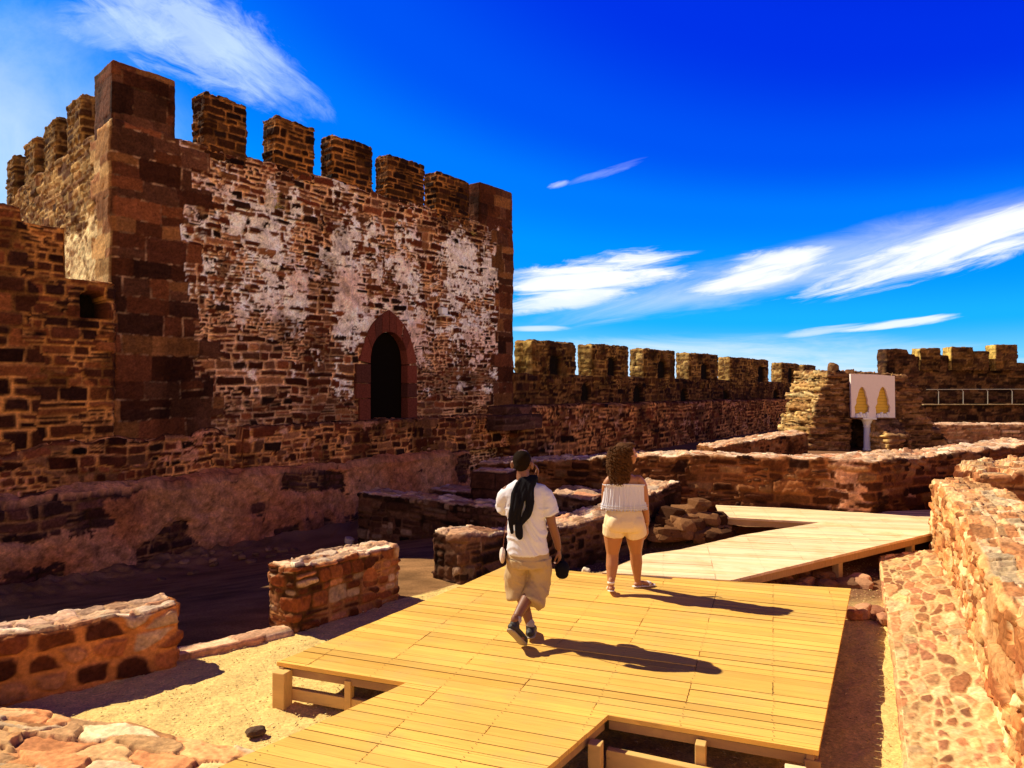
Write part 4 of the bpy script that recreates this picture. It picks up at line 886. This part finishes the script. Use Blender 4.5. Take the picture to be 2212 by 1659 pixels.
def deck():
    root = empty('timber_deck', (1.0, 6.5, -.36)); tag(root, 'wide golden timber deck of long boards that the two people walk on', 'deck')
    A = at(598, 1430); L1 = at(1000, 1263); L2 = at(1098, 1219); M1 = at(1298, 1240); M2 = at(1577, 1256); R1 = at(1838, 1271); R2 = at(1768, 1622)
    N1 = at(1313, 1545); N2 = at(1181, 1659); B = at(877, 1475); B2 = at(470, 1659)
    N3 = (N2[0] - .477 * 4.2, N2[1] - .715 * 4.2); B3 = (B2[0] - .98 * 2.3, B2[1] - 1.28 * 2.3)
    AREA = 1.0
    poly = [A, B, B2, B3, N3, N2, N1, R2, R1, M2, M1, L2, L1]
    planks('decking', poly, root, .122, PLANK_ANG, (.74, .415, .085), 7)
    wc = (.66, .40, .13); dk = (.36, .2, .09)
    # edge joists under the boards
    edges = [(A, B), (B, B2), (B2, B3), (N2, N1), (N1, R2), (R2, R1), (L1, A), (L2, L1)]
    for p, q in edges:
        m = MB(); pi, qi = inset(p, q, .05 if (p, q) != (N2, N1) else .05); beam(m, pi, qi, .05, .075, -.038, dk); m.build('edge_joist', M_WOOD, root)
    cx_, cy_ = sum(p[0] for p in poly) / len(poly), sum(p[1] for p in poly) / len(poly)
    bm = bmesh.new(); vs = []  # sheet added under the boards to stop sun passing through the gaps
    for i, p in enumerate(poly):
        a_, b_ = Vector(poly[i - 1]), Vector(poly[(i + 1) % len(poly)]); pv = Vector(p); d1 = (pv - a_).normalized(); d2 = (b_ - pv).normalized()
        n_ = (Vector((-d1.y, d1.x)) + Vector((-d2.y, d2.x))).normalized() * .014; vs.append(bm.verts.new((pv.x + n_.x * AREA, pv.y + n_.y * AREA, -.037)))
    from mathutils.geometry import tessellate_polygon
    for t_ in tessellate_polygon([[v_.co for v_ in vs]]): bm.faces.new([vs[i_] for i_ in t_])
    g_ = bmesh.ops.extrude_face_region(bm, geom=bm.faces[:])
    for v_ in g_['geom']:
        if isinstance(v_, bmesh.types.BMVert): v_.co.z -= .004
    me_ = bpy.data.meshes.new('gap_shade_sheet'); bm.to_mesh(me_); bm.free(); me_.materials.append(plain('gap_shade', (.02, .017, .014), .9))
    o_ = bpy.data.objects.new('gap_shade_sheet', me_); COL.objects.link(o_); parent(o_, root)
    ca, sa = math.cos(PLANK_ANG), math.sin(PLANK_ANG)
    # corner post, lower rail and stub in the left notch
    ga = gz(A[0], A[1])
    d = (Vector(B) - Vector(A)).normalized(); n = Vector((-d.y, d.x))
    pa = Vector(A) + d * .085 - n * .035; m = MB(); m.box((pa.x, pa.y, -.215), (.12, .12, .33), math.atan2(d.y, d.x), wc, bev=.008); m.build('post', M_WOOD, root)
    pb = Vector(A) + d * .70 + n * .04; m = MB(); m.box((pb.x, pb.y, -.20), (.06, .06, .26), math.atan2(d.y, d.x), wc, bev=.006); m.build('post', M_WOOD, root)
    m = MB(); beam(m, tuple(Vector(A) + d * .10 + n * .05), tuple(Vector(A) + d * 1.75 + n * .05), .05, .10, -.22, wc); m.build('lower_rail', M_WOOD, root)
    # right notch
    d = (Vector(R2) - Vector(N1)).normalized(); n = Vector((-d.y, d.x)); T = (Vector(R2) - Vector(N1)).length; rz = math.atan2(d.y, d.x)
    e = (Vector(N1) - Vector(N2)).normalized()
    p = Vector(N1) - e * .30 + Vector((.05, 0)); m = MB(); m.box((p.x, p.y, -.26), (.09, .09, .38), rz, wc, bev=.006); m.build('post', M_WOOD, root)
    p = Vector(N1) + d * (.47 * T) - n * .04; m = MB(); m.box((p.x, p.y, -.17), (.07, .09, .22), rz, wc, bev=.006); m.build('post', M_WOOD, root)
    p = Vector(N1) + d * (.90 * T) - n * .20; m = MB(); m.box((p.x, p.y, -.24), (.13, .13, .38), rz, (.85, .68, .36), bev=.008); m.build('post', M_WOOD, root)
    p = Vector(N1) + d * (.975 * T) + n * .05; m = MB(); m.box((p.x, p.y, -.24), (.10, .10, .34), rz, dk, bev=.008); m.build('post', M_WOOD, root)
    m = MB(); beam(m, tuple(Vector(N1) - n * .10 + d * .02), tuple(Vector(N1) + d * (.87 * T) - n * .16), .06, .13, -.185, wc); m.build('lower_rail', M_WOOD, root)
    # walkway on to the right
    r2 = empty('timber_walkway', (4.5, 10.5, -.36)); tag(r2, 'paler timber walkway leading from the deck to the far right between low walls', 'walkway')
    P = [M2, at(2030, 1149), (9.6, 12.35), (9.6, 13.9), at(1846, 1108), at(1700, 1099), at(1546, 1092), at(1558, 1118), at(1771, 1130), at(1605, 1157), at(1469, 1189), at(1395, 1199), (M1[0] + .02, M1[1] + .02)]
    zf = lambda x, y: .012
    planks('decking', P, r2, .14, math.radians(-12), (.86, .60, .33), 9, zf=zf, gap=.005)
    for p, q in ((P[0], P[1]), (P[7], P[8]), (P[6], P[7]), (P[12], P[11])):
        m = MB(); pi, qi = inset(p, q, .06); beam(m, pi, qi, .06, .10, -.026, (.5, .29, .12)); m.build('edge_joist', M_WOOD, r2)
    d = (Vector(P[1]) - Vector(P[0])).normalized()
    for k in (.36, 2.4, 4.4):
        p = Vector(P[0]) + d * k + Vector((-.02, .10)); m = MB(); m.box((p.x, p.y, -.24), (.10, .10, .30), math.atan2(d.y, d.x), (.6, .38, .15), bev=.006); m.build('post', M_WOOD, r2)
deck()
# ------------------------------------------------------------------ people
def skin_mat(name, col, rough=.5):
    m = plain(name, col, rough, .05, 25, bump=.05, spec=.35); b = m.node_tree.nodes['Principled BSDF']
    b.inputs['Subsurface Weight'].default_value = .08; b.inputs['Subsurface Radius'].default_value = (.02, .008, .004); b.inputs['Subsurface Scale'].default_value = .3
    return m
class Blob:
    """closed tubes and ellipsoids fused into one continuous skin by a voxel remesh"""
    def __init__(s): s.bm = bmesh.new()
    def rings(s, rs, n=20):
        """rs: (centre, rx, ry, axis_x, axis_y)"""
        vs = []
        for c, rx, ry, ax, ay in rs:
            c = Vector(c); vs.append([s.bm.verts.new(c + ax * (rx * math.cos(2 * math.pi * k / n)) + ay * (ry * math.sin(2 * math.pi * k / n))) for k in range(n)])
        for a, b in zip(vs[:-1], vs[1:]):
            for k in range(n): s.bm.faces.new((a[k], a[(k + 1) % n], b[(k + 1) % n], b[k]))
        s.bm.faces.new(vs[0][::-1]); s.bm.faces.new(vs[-1])
    def upright(s, rs, n=24):                                   # (x, y, z, rx, ry)
        s.rings([((x, y, z), rx, ry, Vector((1, 0, 0)), Vector((0, 1, 0))) for x, y, z, rx, ry in rs], n)
    def tube(s, pts, rad, n=14, flat=1.0, up=None, open_end=False):
        P = [Vector(p) for p in pts]; out = []; u = Vector(up) if up else None
        # resample smoothly (Catmull-Rom) so limbs bend and taper softly
        Q = []; R = []
        for i in range(len(P) - 1):
            p0, p1, p2, p3 = P[max(i - 1, 0)], P[i], P[i + 1], P[min(i + 2, len(P) - 1)]
            for k in range(4):
                t = k / 4; Q.append(.5 * ((2 * p1) + (p2 - p0) * t + (2 * p0 - 5 * p1 + 4 * p2 - p3) * t * t + (3 * p1 - p0 - 3 * p2 + p3) * t ** 3)); R.append(rad[i] * (1 - t) + rad[i + 1] * t)
        Q.append(P[-1]); R.append(rad[-1])
        for i, p in enumerate(Q):
            d = (Q[min(i + 1, len(Q) - 1)] - Q[max(i - 1, 0)]).normalized()
            if u is None: u = d.orthogonal().normalized()
            u = (u - d * u.dot(d)).normalized(); w = d.cross(u); out.append((p, R[i], R[i] * flat, u, w))
        d0 = (Q[0] - Q[1]).normalized(); d1 = (Q[-1] - Q[-2]).normalized()
        a, b = out[0], out[-1]
        out = [(a[0] + d0 * a[1] * .8, a[1] * .5, a[2] * .5, a[3], a[4])] + out + ([] if open_end else [(b[0] + d1 * b[1] * .8, b[1] * .5, b[2] * .5, b[3], b[4])])
        s.rings(out, n)
    def ball(s, c, r, rot=None):
        M = Matrix.Translation(Vector(c)) @ (rot.to_4x4() if rot else Matrix.Identity(4)) @ Matrix.Diagonal((*r, 1))
        bmesh.ops.create_icosphere(s.bm, subdivisions=3, radius=1.0, matrix=M)
    def make(s, name, mat, par, voxel=.008, smooth=3, disp=None, world=None):
        me = bpy.data.meshes.new(name); bmesh.ops.recalc_face_normals(s.bm, faces=s.bm.faces[:]); s.bm.to_mesh(me); s.bm.free()
        o = bpy.data.objects.new(name, me); COL.objects.link(o)
        m = o.modifiers.new('r', 'REMESH'); m.mode = 'VOXEL'; m.voxel_size = voxel; m.use_smooth_shade = True
        if smooth: q = o.modifiers.new('s', 'SMOOTH'); q.iterations = smooth; q.factor = .5
        dg = bpy.context.evaluated_depsgraph_get(); dg.update(); me2 = bpy.data.meshes.new_from_object(o.evaluated_get(dg))
        o.modifiers.clear(); o.data = me2; me2.name = name
        if disp:
            n = len(me2.vertices); co = np.empty(n * 3, np.float32); no = np.empty(n * 3, np.float32)
            me2.vertices.foreach_get('co', co); me2.vertices.foreach_get('normal', no); co = co.reshape(-1, 3).astype(float); no = no.reshape(-1, 3)
            co = co + no * disp(co)[:, None]; me2.vertices.foreach_set('co', co.astype(np.float32).ravel())
        me2.materials.clear(); me2.materials.append(mat)
        me2.polygons.foreach_set('use_smooth', np.ones(len(me2.polygons), bool)); me2.update()
        if par is not None: o.parent = par
        return o
def hand(b, w, d, palm_n, side, curl=.5, L=.085, r=.0088):
    """w wrist, d direction of the palm, palm_n normal out of the palm, side +1/-1 where the thumb sits"""
    w, d, pn = Vector(w), Vector(d).normalized(), Vector(palm_n); pn = (pn - d * pn.dot(d)).normalized(); s = d.cross(pn).normalized() * side
    b.tube([w - d * .02, w + d * .02, w + d * .055, w + d * .09], [.024, .030, .036, .034], 12, .52, up=s)
    for k, (o, ln) in enumerate(((.028, .9), (.010, 1.0), (-.009, .93), (-.027, .74))):
        p = w + d * .088 + s * o; a = 0; pts = [p - d * .012, p]; dd = d.copy()
        for j, sg in enumerate((.42, .32, .26)):
            a += curl * (.7 + .1 * k) * (1.0 if j else .7); dd = (d * math.cos(a) + pn * math.sin(a) + s * o * 1.2).normalized(); p = p + dd * L * ln * sg; pts.append(p)
        b.tube(pts, [r * 1.1, r * 1.1, r, r * .92, r * .8], 8)
    p = w + d * .025 + s * .028
    b.tube([p - s * .01, p + s * .018 + d * .018 + pn * .01, p + s * .030 + d * .045 + pn * .022, p + s * .030 + d * .068 + pn * .032], [.013, .012, .0105, .009], 8)
def foot(b, ankle, toe, heel, r=.036, w=.047):
    a, t, h = Vector(ankle), Vector(toe), Vector(heel)
    b.tube([h + (a - h) * .15, h * .6 + t * .4 + Vector((0, 0, .02)), h * .3 + t * .7 + Vector((0, 0, .006)), t], [.034, .038, w, .026], 14, .62, up=(t - h).cross(Vector((0, 0, 1))).normalized())
    b.tube([a + Vector((0, 0, .05)), a, h * .75 + t * .25 + Vector((0, 0, .012))], [r, r * 1.0, r * .95], 12)
def head(b, c, yaw, s=1.0, tilt=0.0):
    """skull, jaw, nose, lips, brow and ears, facing +y turned by yaw; returns the frame"""
    R = Matrix.Rotation(yaw, 3, 'Z') @ Matrix.Rotation(tilt, 3, 'X'); c = Vector(c); f = lambda x, y, z: c + R @ (Vector((x, y, z)) * s)
    S = lambda *r: tuple(q * s for q in r)
    b.ball(f(0, -.012, .025), S(.074, .092, .088), R); b.ball(f(0, .028, -.02), S(.062, .062, .082), R); b.ball(f(0, .045, -.072), S(.040, .040, .032), R)
    b.ball(f(0, .092, -.012), S(.011, .016, .024), R); b.ball(f(0, .100, -.030), S(.016, .014, .011), R)
    b.ball(f(0, .083, -.056), S(.024, .012, .007), R); b.ball(f(0, .081, -.066), S(.020, .012, .008), R)
    b.ball(f(-.026, .076, .022), S(.022, .012, .008), R); b.ball(f(.026, .076, .022), S(.022, .012, .008), R)
    b.ball(f(-.040, .058, -.024), S(.020, .024, .020), R); b.ball(f(.040, .058, -.024), S(.020, .024, .020), R)
    for sx in (-1, 1): b.ball(f(.084 * sx, -.014, -.014), S(.014, .024, .036), R)
    return f, R
def eyes(f, s, par, wm, im):
    for sx in (-1, 1):
        m = Blob(); m.ball(f(.029 * sx, .071, .004), (.013 * s,) * 3); e = m.make('eye', wm, par, .003, 1)
        m = Blob(); m.ball(f(.029 * sx, .0815, .004), (.0058 * s, .004 * s, .0058 * s)); m.make('iris', im, par, .002, 1)
def folds(seed, amp, fx, fy, fz):
    return lambda P: amp * (np.abs(fbm(P[:, 0] * fx + 1.5 * fbm(P[:, 0] * 4, P[:, 1] * 4, P[:, 2] * 4, seed, 2), P[:, 1] * fy, P[:, 2] * fz, seed + 1, 3) - .5) * -4 + .8)
W_EYE = plain('eye_white', (.7, .66, .6), .3, 0.01); I_EYE = plain('iris_brown', (.05, .02, .01), .2, .01)
M_WHITE = plain('white_cotton', (.62, .60, .64), .85, .02, 60, bump=.15); M_BLACK = plain('black_cloth', (.008, .007, .009), .95, .1, 60, bump=.2, spec=.1)
M_KHAKI = plain('khaki_cotton', (.40, .28, .145), .85, .05, 50, bump=.2); M_CREAM = plain('cream_cotton', (.72, .56, .33), .8, .04, 50, bump=.15)

def man():
    O = Vector((.150, 6.72, .006))
    sk = skin_mat('brown_skin', (.20, .080, .040))
    b = Blob()
    b.upright([(0, 0, .80, .12, .10), (0, .0, .86, .165, .125), (0, 0, .95, .165, .12), (-.01, .0, 1.08, .15, .11), (-.02, -.005, 1.22, .17, .115), (-.03, -.005, 1.34, .185, .11), (-.035, 0, 1.41, .15, .085), (-.04, 0, 1.45, .08, .06)])
    b.tube([(-.04, -.01, 1.42), (-.045, -.005, 1.50), (-.05, .01, 1.58)], [.082, .064, .060])
    f, R = head(b, (-.052, .02, 1.650), math.radians(-14), 1.14)
    # legs: the left one carries the weight, the right one trails with the heel up
    b.tube([(-.09, 0, .86), (-.10, .05, .68), (-.085, .11, .50), (-.045, .07, .34), (.01, .03, .16), (.022, .02, .09)], [.098, .082, .058, .056, .040, .034])
    b.tube([(.09, 0, .86), (.10, .05, .68), (.075, .07, .50), (-.01, -.06, .40), (-.10, -.20, .29), (-.125, -.255, .235)], [.098, .082, .058, .058, .042, .036])
    foot(b, (.022, .02, .10), (.045, .19, .03), (.02, -.03, .045)); foot(b, (-.125, -.255, .235), (-.04, -.16, .035), (-.15, -.30, .20))
    # right arm hangs and holds the cap, left arm is bent up with the hand by the cheek
    b.tube([(.135, 0, 1.39), (.185, -.01, 1.30), (.215, -.015, 1.12), (.225, -.01, 1.08), (.262, .03, .96), (.288, .055, .845)], [.060, .054, .045, .043, .040, .029])
    hand(b, (.290, .058, .835), (.12, .18, -1), (-.9, .3, 0), -1, .75)
    b.tube([(-.195, 0, 1.39), (-.205, .05, 1.31), (-.17, .21, 1.22), (-.15, .225, 1.22), (-.03, .19, 1.34), (.070, .125, 1.470)], [.060, .052, .044, .043, .040, .028])
    hand(b, (.074, .122, 1.485), (.18, -.35, .95), (-.9, -.1, .1), 1, .45)
    o = b.make('person', sk, None, .0072, 2); o.location = O
    tag(o, 'man walking away in a white t-shirt and khaki shorts, one hand at his face', 'person')
    eyes(f, 1.14, o, W_EYE, I_EYE)
    h = Blob(); h.ball(f(0, -.018, .028), (.0865, .101, .0945), R); h.ball(f(0, -.048, -.008), (.070, .066, .062), R)
    h.make('hair', plain('short_black_hair', (.013, .007, .0035), .9, .5, 110, bump=.7, spec=.05), o, .006, 2, folds(5, .002, 60, 60, 60))
    t = Blob()
    t.upright([(0, 0, .815, .190, .150), (0, 0, .86, .190, .150), (-.005, 0, .98, .182, .145), (-.015, -.002, 1.12, .182, .142), (-.025, -.005, 1.26, .195, .142), (-.032, -.005, 1.36, .205, .135), (-.036, 0, 1.425, .182, .118), (-.042, 0, 1.465, .120, .088), (-.044, 0, 1.490, .086, .074)])
    t.tube([(.08, 0, 1.385), (.155, -.005, 1.335), (.210, -.014, 1.175)], [.084, .086, .090], 16, open_end=True)
    t.tube([(-.13, 0, 1.385), (-.205, .02, 1.325), (-.212, .12, 1.215)], [.084, .086, .086], 16, open_end=True)
    t.make('t_shirt', M_WHITE, o, .008, 3, lambda P: folds(9, .016, 3.0, 3.0, 9)(np.c_[P[:, 0] + .2 * P[:, 2], P[:, 1], P[:, 2] + .55 * P[:, 0] + .10 * np.sin(P[:, 0] * 14)]) * np.where(P[:, 2] < 1.25, 1.15, .5))
    s = Blob()
    s.upright([(.0, 0, .90, .165, .13), (0, 0, .84, .182, .142), (0, 0, .76, .192, .15), (0, 0, .70, .188, .145)])
    s.tube([(-.085, .0, .80), (-.10, .05, .66), (-.10, .10, .50), (-.085, .085, .37)], [.112, .110, .104, .104], 18, open_end=True)
    s.tube([(.085, .0, .80), (.105, .05, .66), (.10, .055, .52), (.055, -.01, .40), (.035, -.045, .355)], [.112, .110, .108, .106, .106], 18, open_end=True)
    s.make('shorts', M_KHAKI, o, .008, 2, lambda P: folds(14, .026, 7, 6, 3.5)(np.c_[P[:, 0] + .5 * P[:, 2], P[:, 1], P[:, 2] - .4 * P[:, 0]]) * np.where(P[:, 2] > .77, .05, 1.0))
    shm = plain('black_shoe', (.03, .025, .022), .6); slm = plain('grey_sole', (.30, .24, .17), .7)
    for a, tt, hh in (((.022, .02, .10), (.048, .215, .032), (.02, -.045, .050)), ((-.125, -.255, .235), (-.035, -.155, .030), (-.158, -.315, .200))):
        a, tt, hh = Vector(a), Vector(tt), Vector(hh); q = Blob(); d = (tt - hh).normalized(); nrm = d.cross((a - hh)).normalized()
        up = nrm.cross(d).normalized()
        q.tube([hh + up * .025, hh * .5 + tt * .5 + up * .022, tt * .85 + hh * .15 + up * .010, tt + up * .003], [.044, .046, .049, .034], 16, .85, up=nrm)
        q.tube([a + up * .03, a, hh * .75 + tt * .25 + up * .02], [.042, .043, .044])
        sh = q.make('shoe', shm, o, .006, 2)
        q = Blob(); q.tube([hh - up * .012, hh * .5 + tt * .5 - up * .016, tt * .85 + hh * .15 - up * .022, tt - up * .018], [.046, .044, .050, .036], 16, .34, up=nrm)
        q.make('sole', slm, o, .005, 1)
        q = Blob(); dl = (Vector((0, 0, 1)) if a.z < .15 else Vector((.5, .6, .6))).normalized(); q.tube([a + dl * .02, a + dl * .055], [.041, .042]); q.make('sock', plain('grey_sock', (.35, .3, .3), .9), o, .006, 1)
    # things he carries
    j = Blob(); rr = random.Random(2)
    for k in range(6):
        u = k / 5 - .5; e = rr.uniform(-.02, .02); w = .10 * abs(math.sin(k * 2.1))
        j.tube([(.045 + u * .08, .12, 1.38 - .03 * (k % 2)), (.03 + u * .09, .07, 1.502), (.005 + u * .12, -.07, 1.515), (-.045 + u * .16, -.14, 1.42), (-.075 + u * .18 + e, -.178 - .016 * (k % 2), 1.28), (-.095 + u * .17 + e, -.188, 1.16 + w * .5), (-.10 + u * .10, -.185, 1.04 + w)],
               [.013, .016, .019, .021, .022, .022, .013], 8)
    j.tube([(-.09, -.19, 1.12), (-.085, -.19, 1.03), (-.08, -.19, 1.00)], [.030, .034, .026], 10)
    jk = j.make('jacket', M_BLACK, None, .007, 1, folds(3, .007, 22, 14, 4)); jk.location = O
    tag(jk, 'black jacket slung over the shoulder of the man in the white t-shirt', 'jacket')
    bag = empty('shoulder_bag', O); tag(bag, 'small pale bag on a brown strap at the left hip of the man', 'bag')
    q = Blob(); q.tube([(.02, .12, 1.42), (-.005, .03, 1.495), (-.04, -.10, 1.455), (-.13, -.165, 1.30), (-.20, -.165, 1.12), (-.225, -.12, .96), (-.235, -.03, .82)], [.008] * 7, 8, .4)
    q.make('strap', plain('brown_leather', (.22, .06, .025), .5), bag, .005, 0)
    q = Blob(); q.ball((-.240, .0, .79), (.028, .085, .075)); q.make('pouch', plain('pale_canvas', (.62, .5, .42), .7), bag, .006, 1)
    cap = empty('baseball_cap', O); tag(cap, 'black baseball cap held in the right hand of the man in the white t-shirt', 'cap')
    q = Blob(); q.ball((.325, .075, .645), (.070, .085, .075)); q.ball((.325, .075, .60), (.062, .075, .05)); q.make('crown', M_BLACK, cap, .007, 2)
    q = Blob(); q.tube([(.30, .09, .72), (.302, .095, .765)], [.055, .04], 14, .14, up=(1, .3, 0)); q.make('brim', M_BLACK, cap, .005, 1)
man()

def woman():
    O = Vector((1.290, 8.25, .006))
    sk = skin_mat('tan_skin', (.38, .155, .062))
    b = Blob()
    b.upright([(0, 0, .72, .14, .12), (0, -.01, .80, .205, .15), (0, -.005, .90, .190, .14), (0, 0, 1.02, .135, .10), (0, 0, 1.14, .145, .105), (0, 0, 1.24, .175, .10), (0, 0, 1.31, .165, .085), (0, 0, 1.355, .09, .062)])
    b.tube([(0, -.005, 1.32), (.0, .0, 1.40), (.015, .015, 1.47)], [.060, .050, .048])
    f, R = head(b, (.048, .035, 1.580), math.radians(-70), 1.10)
    b.tube([(-.115, 0, .78), (-.125, .01, .62), (-.130, .03, .44), (-.140, .0, .30), (-.157, -.05, .14), (-.165, -.085, .095)], [.125, .108, .070, .070, .042, .036])
    b.tube([(.115, 0, .78), (.135, .06, .62), (.155, .13, .44), (.168, .16, .30), (.185, .20, .12), (.19, .21, .075)], [.125, .108, .070, .070, .042, .036])
    foot(b, (-.165, -.085, .105), (-.150, .04, .022), (-.168, -.125, .07)); foot(b, (.19, .21, .075), (.37, .27, .022), (.165, .195, .035))
    b.tube([(.155, 0, 1.295), (.210, -.005, 1.22), (.235, -.01, 1.02), (.242, .0, .98), (.258, .03, .87), (.272, .055, .765)], [.058, .055, .046, .043, .038, .026])
    hand(b, (.273, .057, .755), (.02, .12, -1), (-.95, .2, 0), -1, .35, .08, .008)
    b.tube([(-.155, 0, 1.295), (-.205, .0, 1.22), (-.21, .08, 1.04), (-.20, .10, 1.01), (-.12, .20, .99), (-.03, .25, 1.0)], [.055, .050, .040, .038, .034, .024])
    hand(b, (-.022, .252, 1.0), (1, .1, .15), (0, -.9, .3), 1, .6, .08, .008)
    o = b.make('person', sk, None, .0072, 2); o.location = O
    tag(o, 'woman with curly hair in a white off-shoulder blouse and cream shorts, looking to the right', 'person')
    eyes(f, 1.08, o, W_EYE, I_EYE)
    # curly hair: a core with many corkscrew locks
    hm = plain('curly_brown_hair', (.085, .034, .010), .8, .5, 40, bump=.4, spec=.1); rr = random.Random(8)
    h = Blob(); h.ball(f(0, -.060, .040), (.105, .100, .100), R); h.ball((-.055, -.045, 1.50), (.100, .080, .11)); h.ball((-.06, -.07, 1.39), (.090, .06, .08)); h.ball(f(0, .015, .095), (.065, .075, .038), R)
    hh = h.make('hair', hm, o, .008, 2, lambda P: .012 * (fbm(P[:, 0] * 30, P[:, 1] * 30, P[:, 2] * 22, 3, 3) - .3))
    m = MB()
    for i in range(640):
        th = rr.uniform(0, 6.28); u = rr.random(); z = 1.67 - .33 * u
        wd = .128 + .016 * math.sin(min(1, u * 1.3) * 3.14) - .03 * u
        fwd = math.sin(th)
        x = -.045 - .012 * u + math.cos(th) * wd * .95; y = -.035 - .025 * u + math.sin(th) * wd * .8
        if (Vector((x - .02, y - .01, 0)).normalized() @ (R @ Vector((0, 1, 0)))) > .0 and z < 1.66: continue
        if x > .085 and z < 1.64: continue
        ph = rr.uniform(0, 6.28); L_ = rr.uniform(.06, .13); pts = []
        ox, oy = (x - .01), (y + .04)
        for k in range(13):
            t = k / 12; rad_ = .014 + .006 * t
            pts.append((x + math.cos(ph + t * 11) * rad_ + ox * .12 * t, y + math.sin(ph + t * 11) * rad_ + oy * .12 * t, z - L_ * t + .01))
        m.tube(pts, [.005] * 12 + [.002], 5)
    for i in range(60):
        th = rr.uniform(0, 6.28); r_ = rr.random() ** .5 * .105; x = -.015 + math.cos(th) * r_; y = -.015 + math.sin(th) * r_; z = 1.685 - (r_ / .09) ** 2 * .022; ph = rr.uniform(0, 6)
        m.tube([(x + math.cos(ph + k * .8) * .014, y + math.sin(ph + k * .8) * .014, z + .012 - abs(k - 4) * .004) for k in range(9)], [.0065] * 9, 5)
    m.v = [tuple(v) for v in m.v]; lk_ = m.build('curl', hm, None, True); lk_.parent = o
    # blouse: gathered elastic top, loose pleats, lace zigzag hem
    nr, nk = 22, 220; V = []; Fc = []
    for layer in (0, 1):
        for i in range(nr + 1):
            t = i / nr
            for k in range(nk):
                a = 2 * math.pi * k / nk; gather = .004 + .010 * t
                z = 1.262 - .30 * t
                if i == nr: z += .020 * (abs(((k * 44 / nk) % 1) - .5) * 2 - .5) * 1.2
                pl = gather * (math.sin(a * 34 + 2 * math.sin(a * 3 + t * 2)) * .6 + math.sin(a * 57 + 1.3) * .4)
                rim = .012 if i in (0,) else (.008 if i == 1 else 0)
                rx = .238 + .022 * t - .01 * math.sin(t * 3.14) + pl - layer * .004 + rim; ry = .118 + .045 * t + pl - layer * .004 + rim
                V.append((rx * math.cos(a), ry * math.sin(a) - .002 + .0, z - .018 * math.cos(a) ** 2 * (1 - t)))
    st_ = (nr + 1) * nk
    for i in range(nr):
        for k in range(nk):
            k2 = (k + 1) % nk; Fc.append((i * nk + k, i * nk + k2, (i + 1) * nk + k2, (i + 1) * nk + k)); Fc.append(tuple(st_ + q for q in (i * nk + k, (i + 1) * nk + k, (i + 1) * nk + k2, i * nk + k2)))
    for i in (0, nr):
        for k in range(nk): k2 = (k + 1) % nk; Fc.append((i * nk + k, st_ + i * nk + k, st_ + i * nk + k2, i * nk + k2))
    bl = mesh_obj('blouse', V, Fc, M_WHITE); bl.parent = o
    m = MB()
    for zz in (.985, 1.010):
        t = (1.262 - zz) / .30; pts = [((.238 + .022 * t) * 1.04 * math.cos(a), (.118 + .045 * t) * 1.08 * math.sin(a), zz + .004 * math.sin(a * 60)) for a in [2 * math.pi * k / 160 for k in range(161)]]
        m.tube(pts, .0035, 5, cap=False)
    l = m.build('lace_trim', M_WHITE, None, True); l.parent = o
    s = Blob()
    s.upright([(0, 0, .99, .175, .125), (0, -.003, .92, .205, .150), (0, -.012, .84, .228, .168), (0, -.012, .77, .236, .172), (0, -.005, .72, .228, .155)])
    s.ball((-.105, -.085, .80), (.108, .095, .105)); s.ball((.105, -.085, .80), (.108, .095, .105))
    s.tube([(-.115, -.005, .76), (-.122, .005, .655)], [.132, .126], 18, open_end=True); s.tube([(.115, .0, .76), (.135, .030, .655)], [.132, .126], 18, open_end=True)
    s.make('shorts', M_CREAM, o, .008, 2, lambda P: folds(24, .007, 8, 6, 6)(P))
    sm = plain('white_sandal', (.75, .68, .58), .5); 
    for a, t_, h_ in (((-.165, -.085, .105), (-.148, .055, .018), (-.170, -.14, .052)), ((.19, .21, .075), (.385, .275, .012), (.150, .19, .014))):
        q = Blob(); t1, h1 = Vector(t_), Vector(h_); d = (t1 - h1).normalized(); q.tube([h1, (h1 + t1) / 2 - Vector((0, 0, .004)), t1], [.036, .040, .038], 14, .22, up=d.cross(Vector((0, 0, 1)))); q.make('sandal_sole', sm, o, .005, 1)
        q = Blob(); c = h1 * .3 + t1 * .7 + Vector((0, 0, .02)); q.ball(c, (.050, .044, .030)); q.make('sandal_strap', sm, o, .005, 1)
        q = Blob(); q.tube([Vector(a) + Vector((0, 0, .025)), Vector(a) + Vector((0, 0, .035))], [.041, .041]); q.make('ankle_strap', sm, o, .004, 0)
    q = Blob(); q.tube([(.268, .050, .785), (.267, .047, .797)], [.029, .029]); q.make('bracelet', plain('gold_bracelet', (.75, .5, .2), .3, metal=.8), o, .004, 0)
woman()
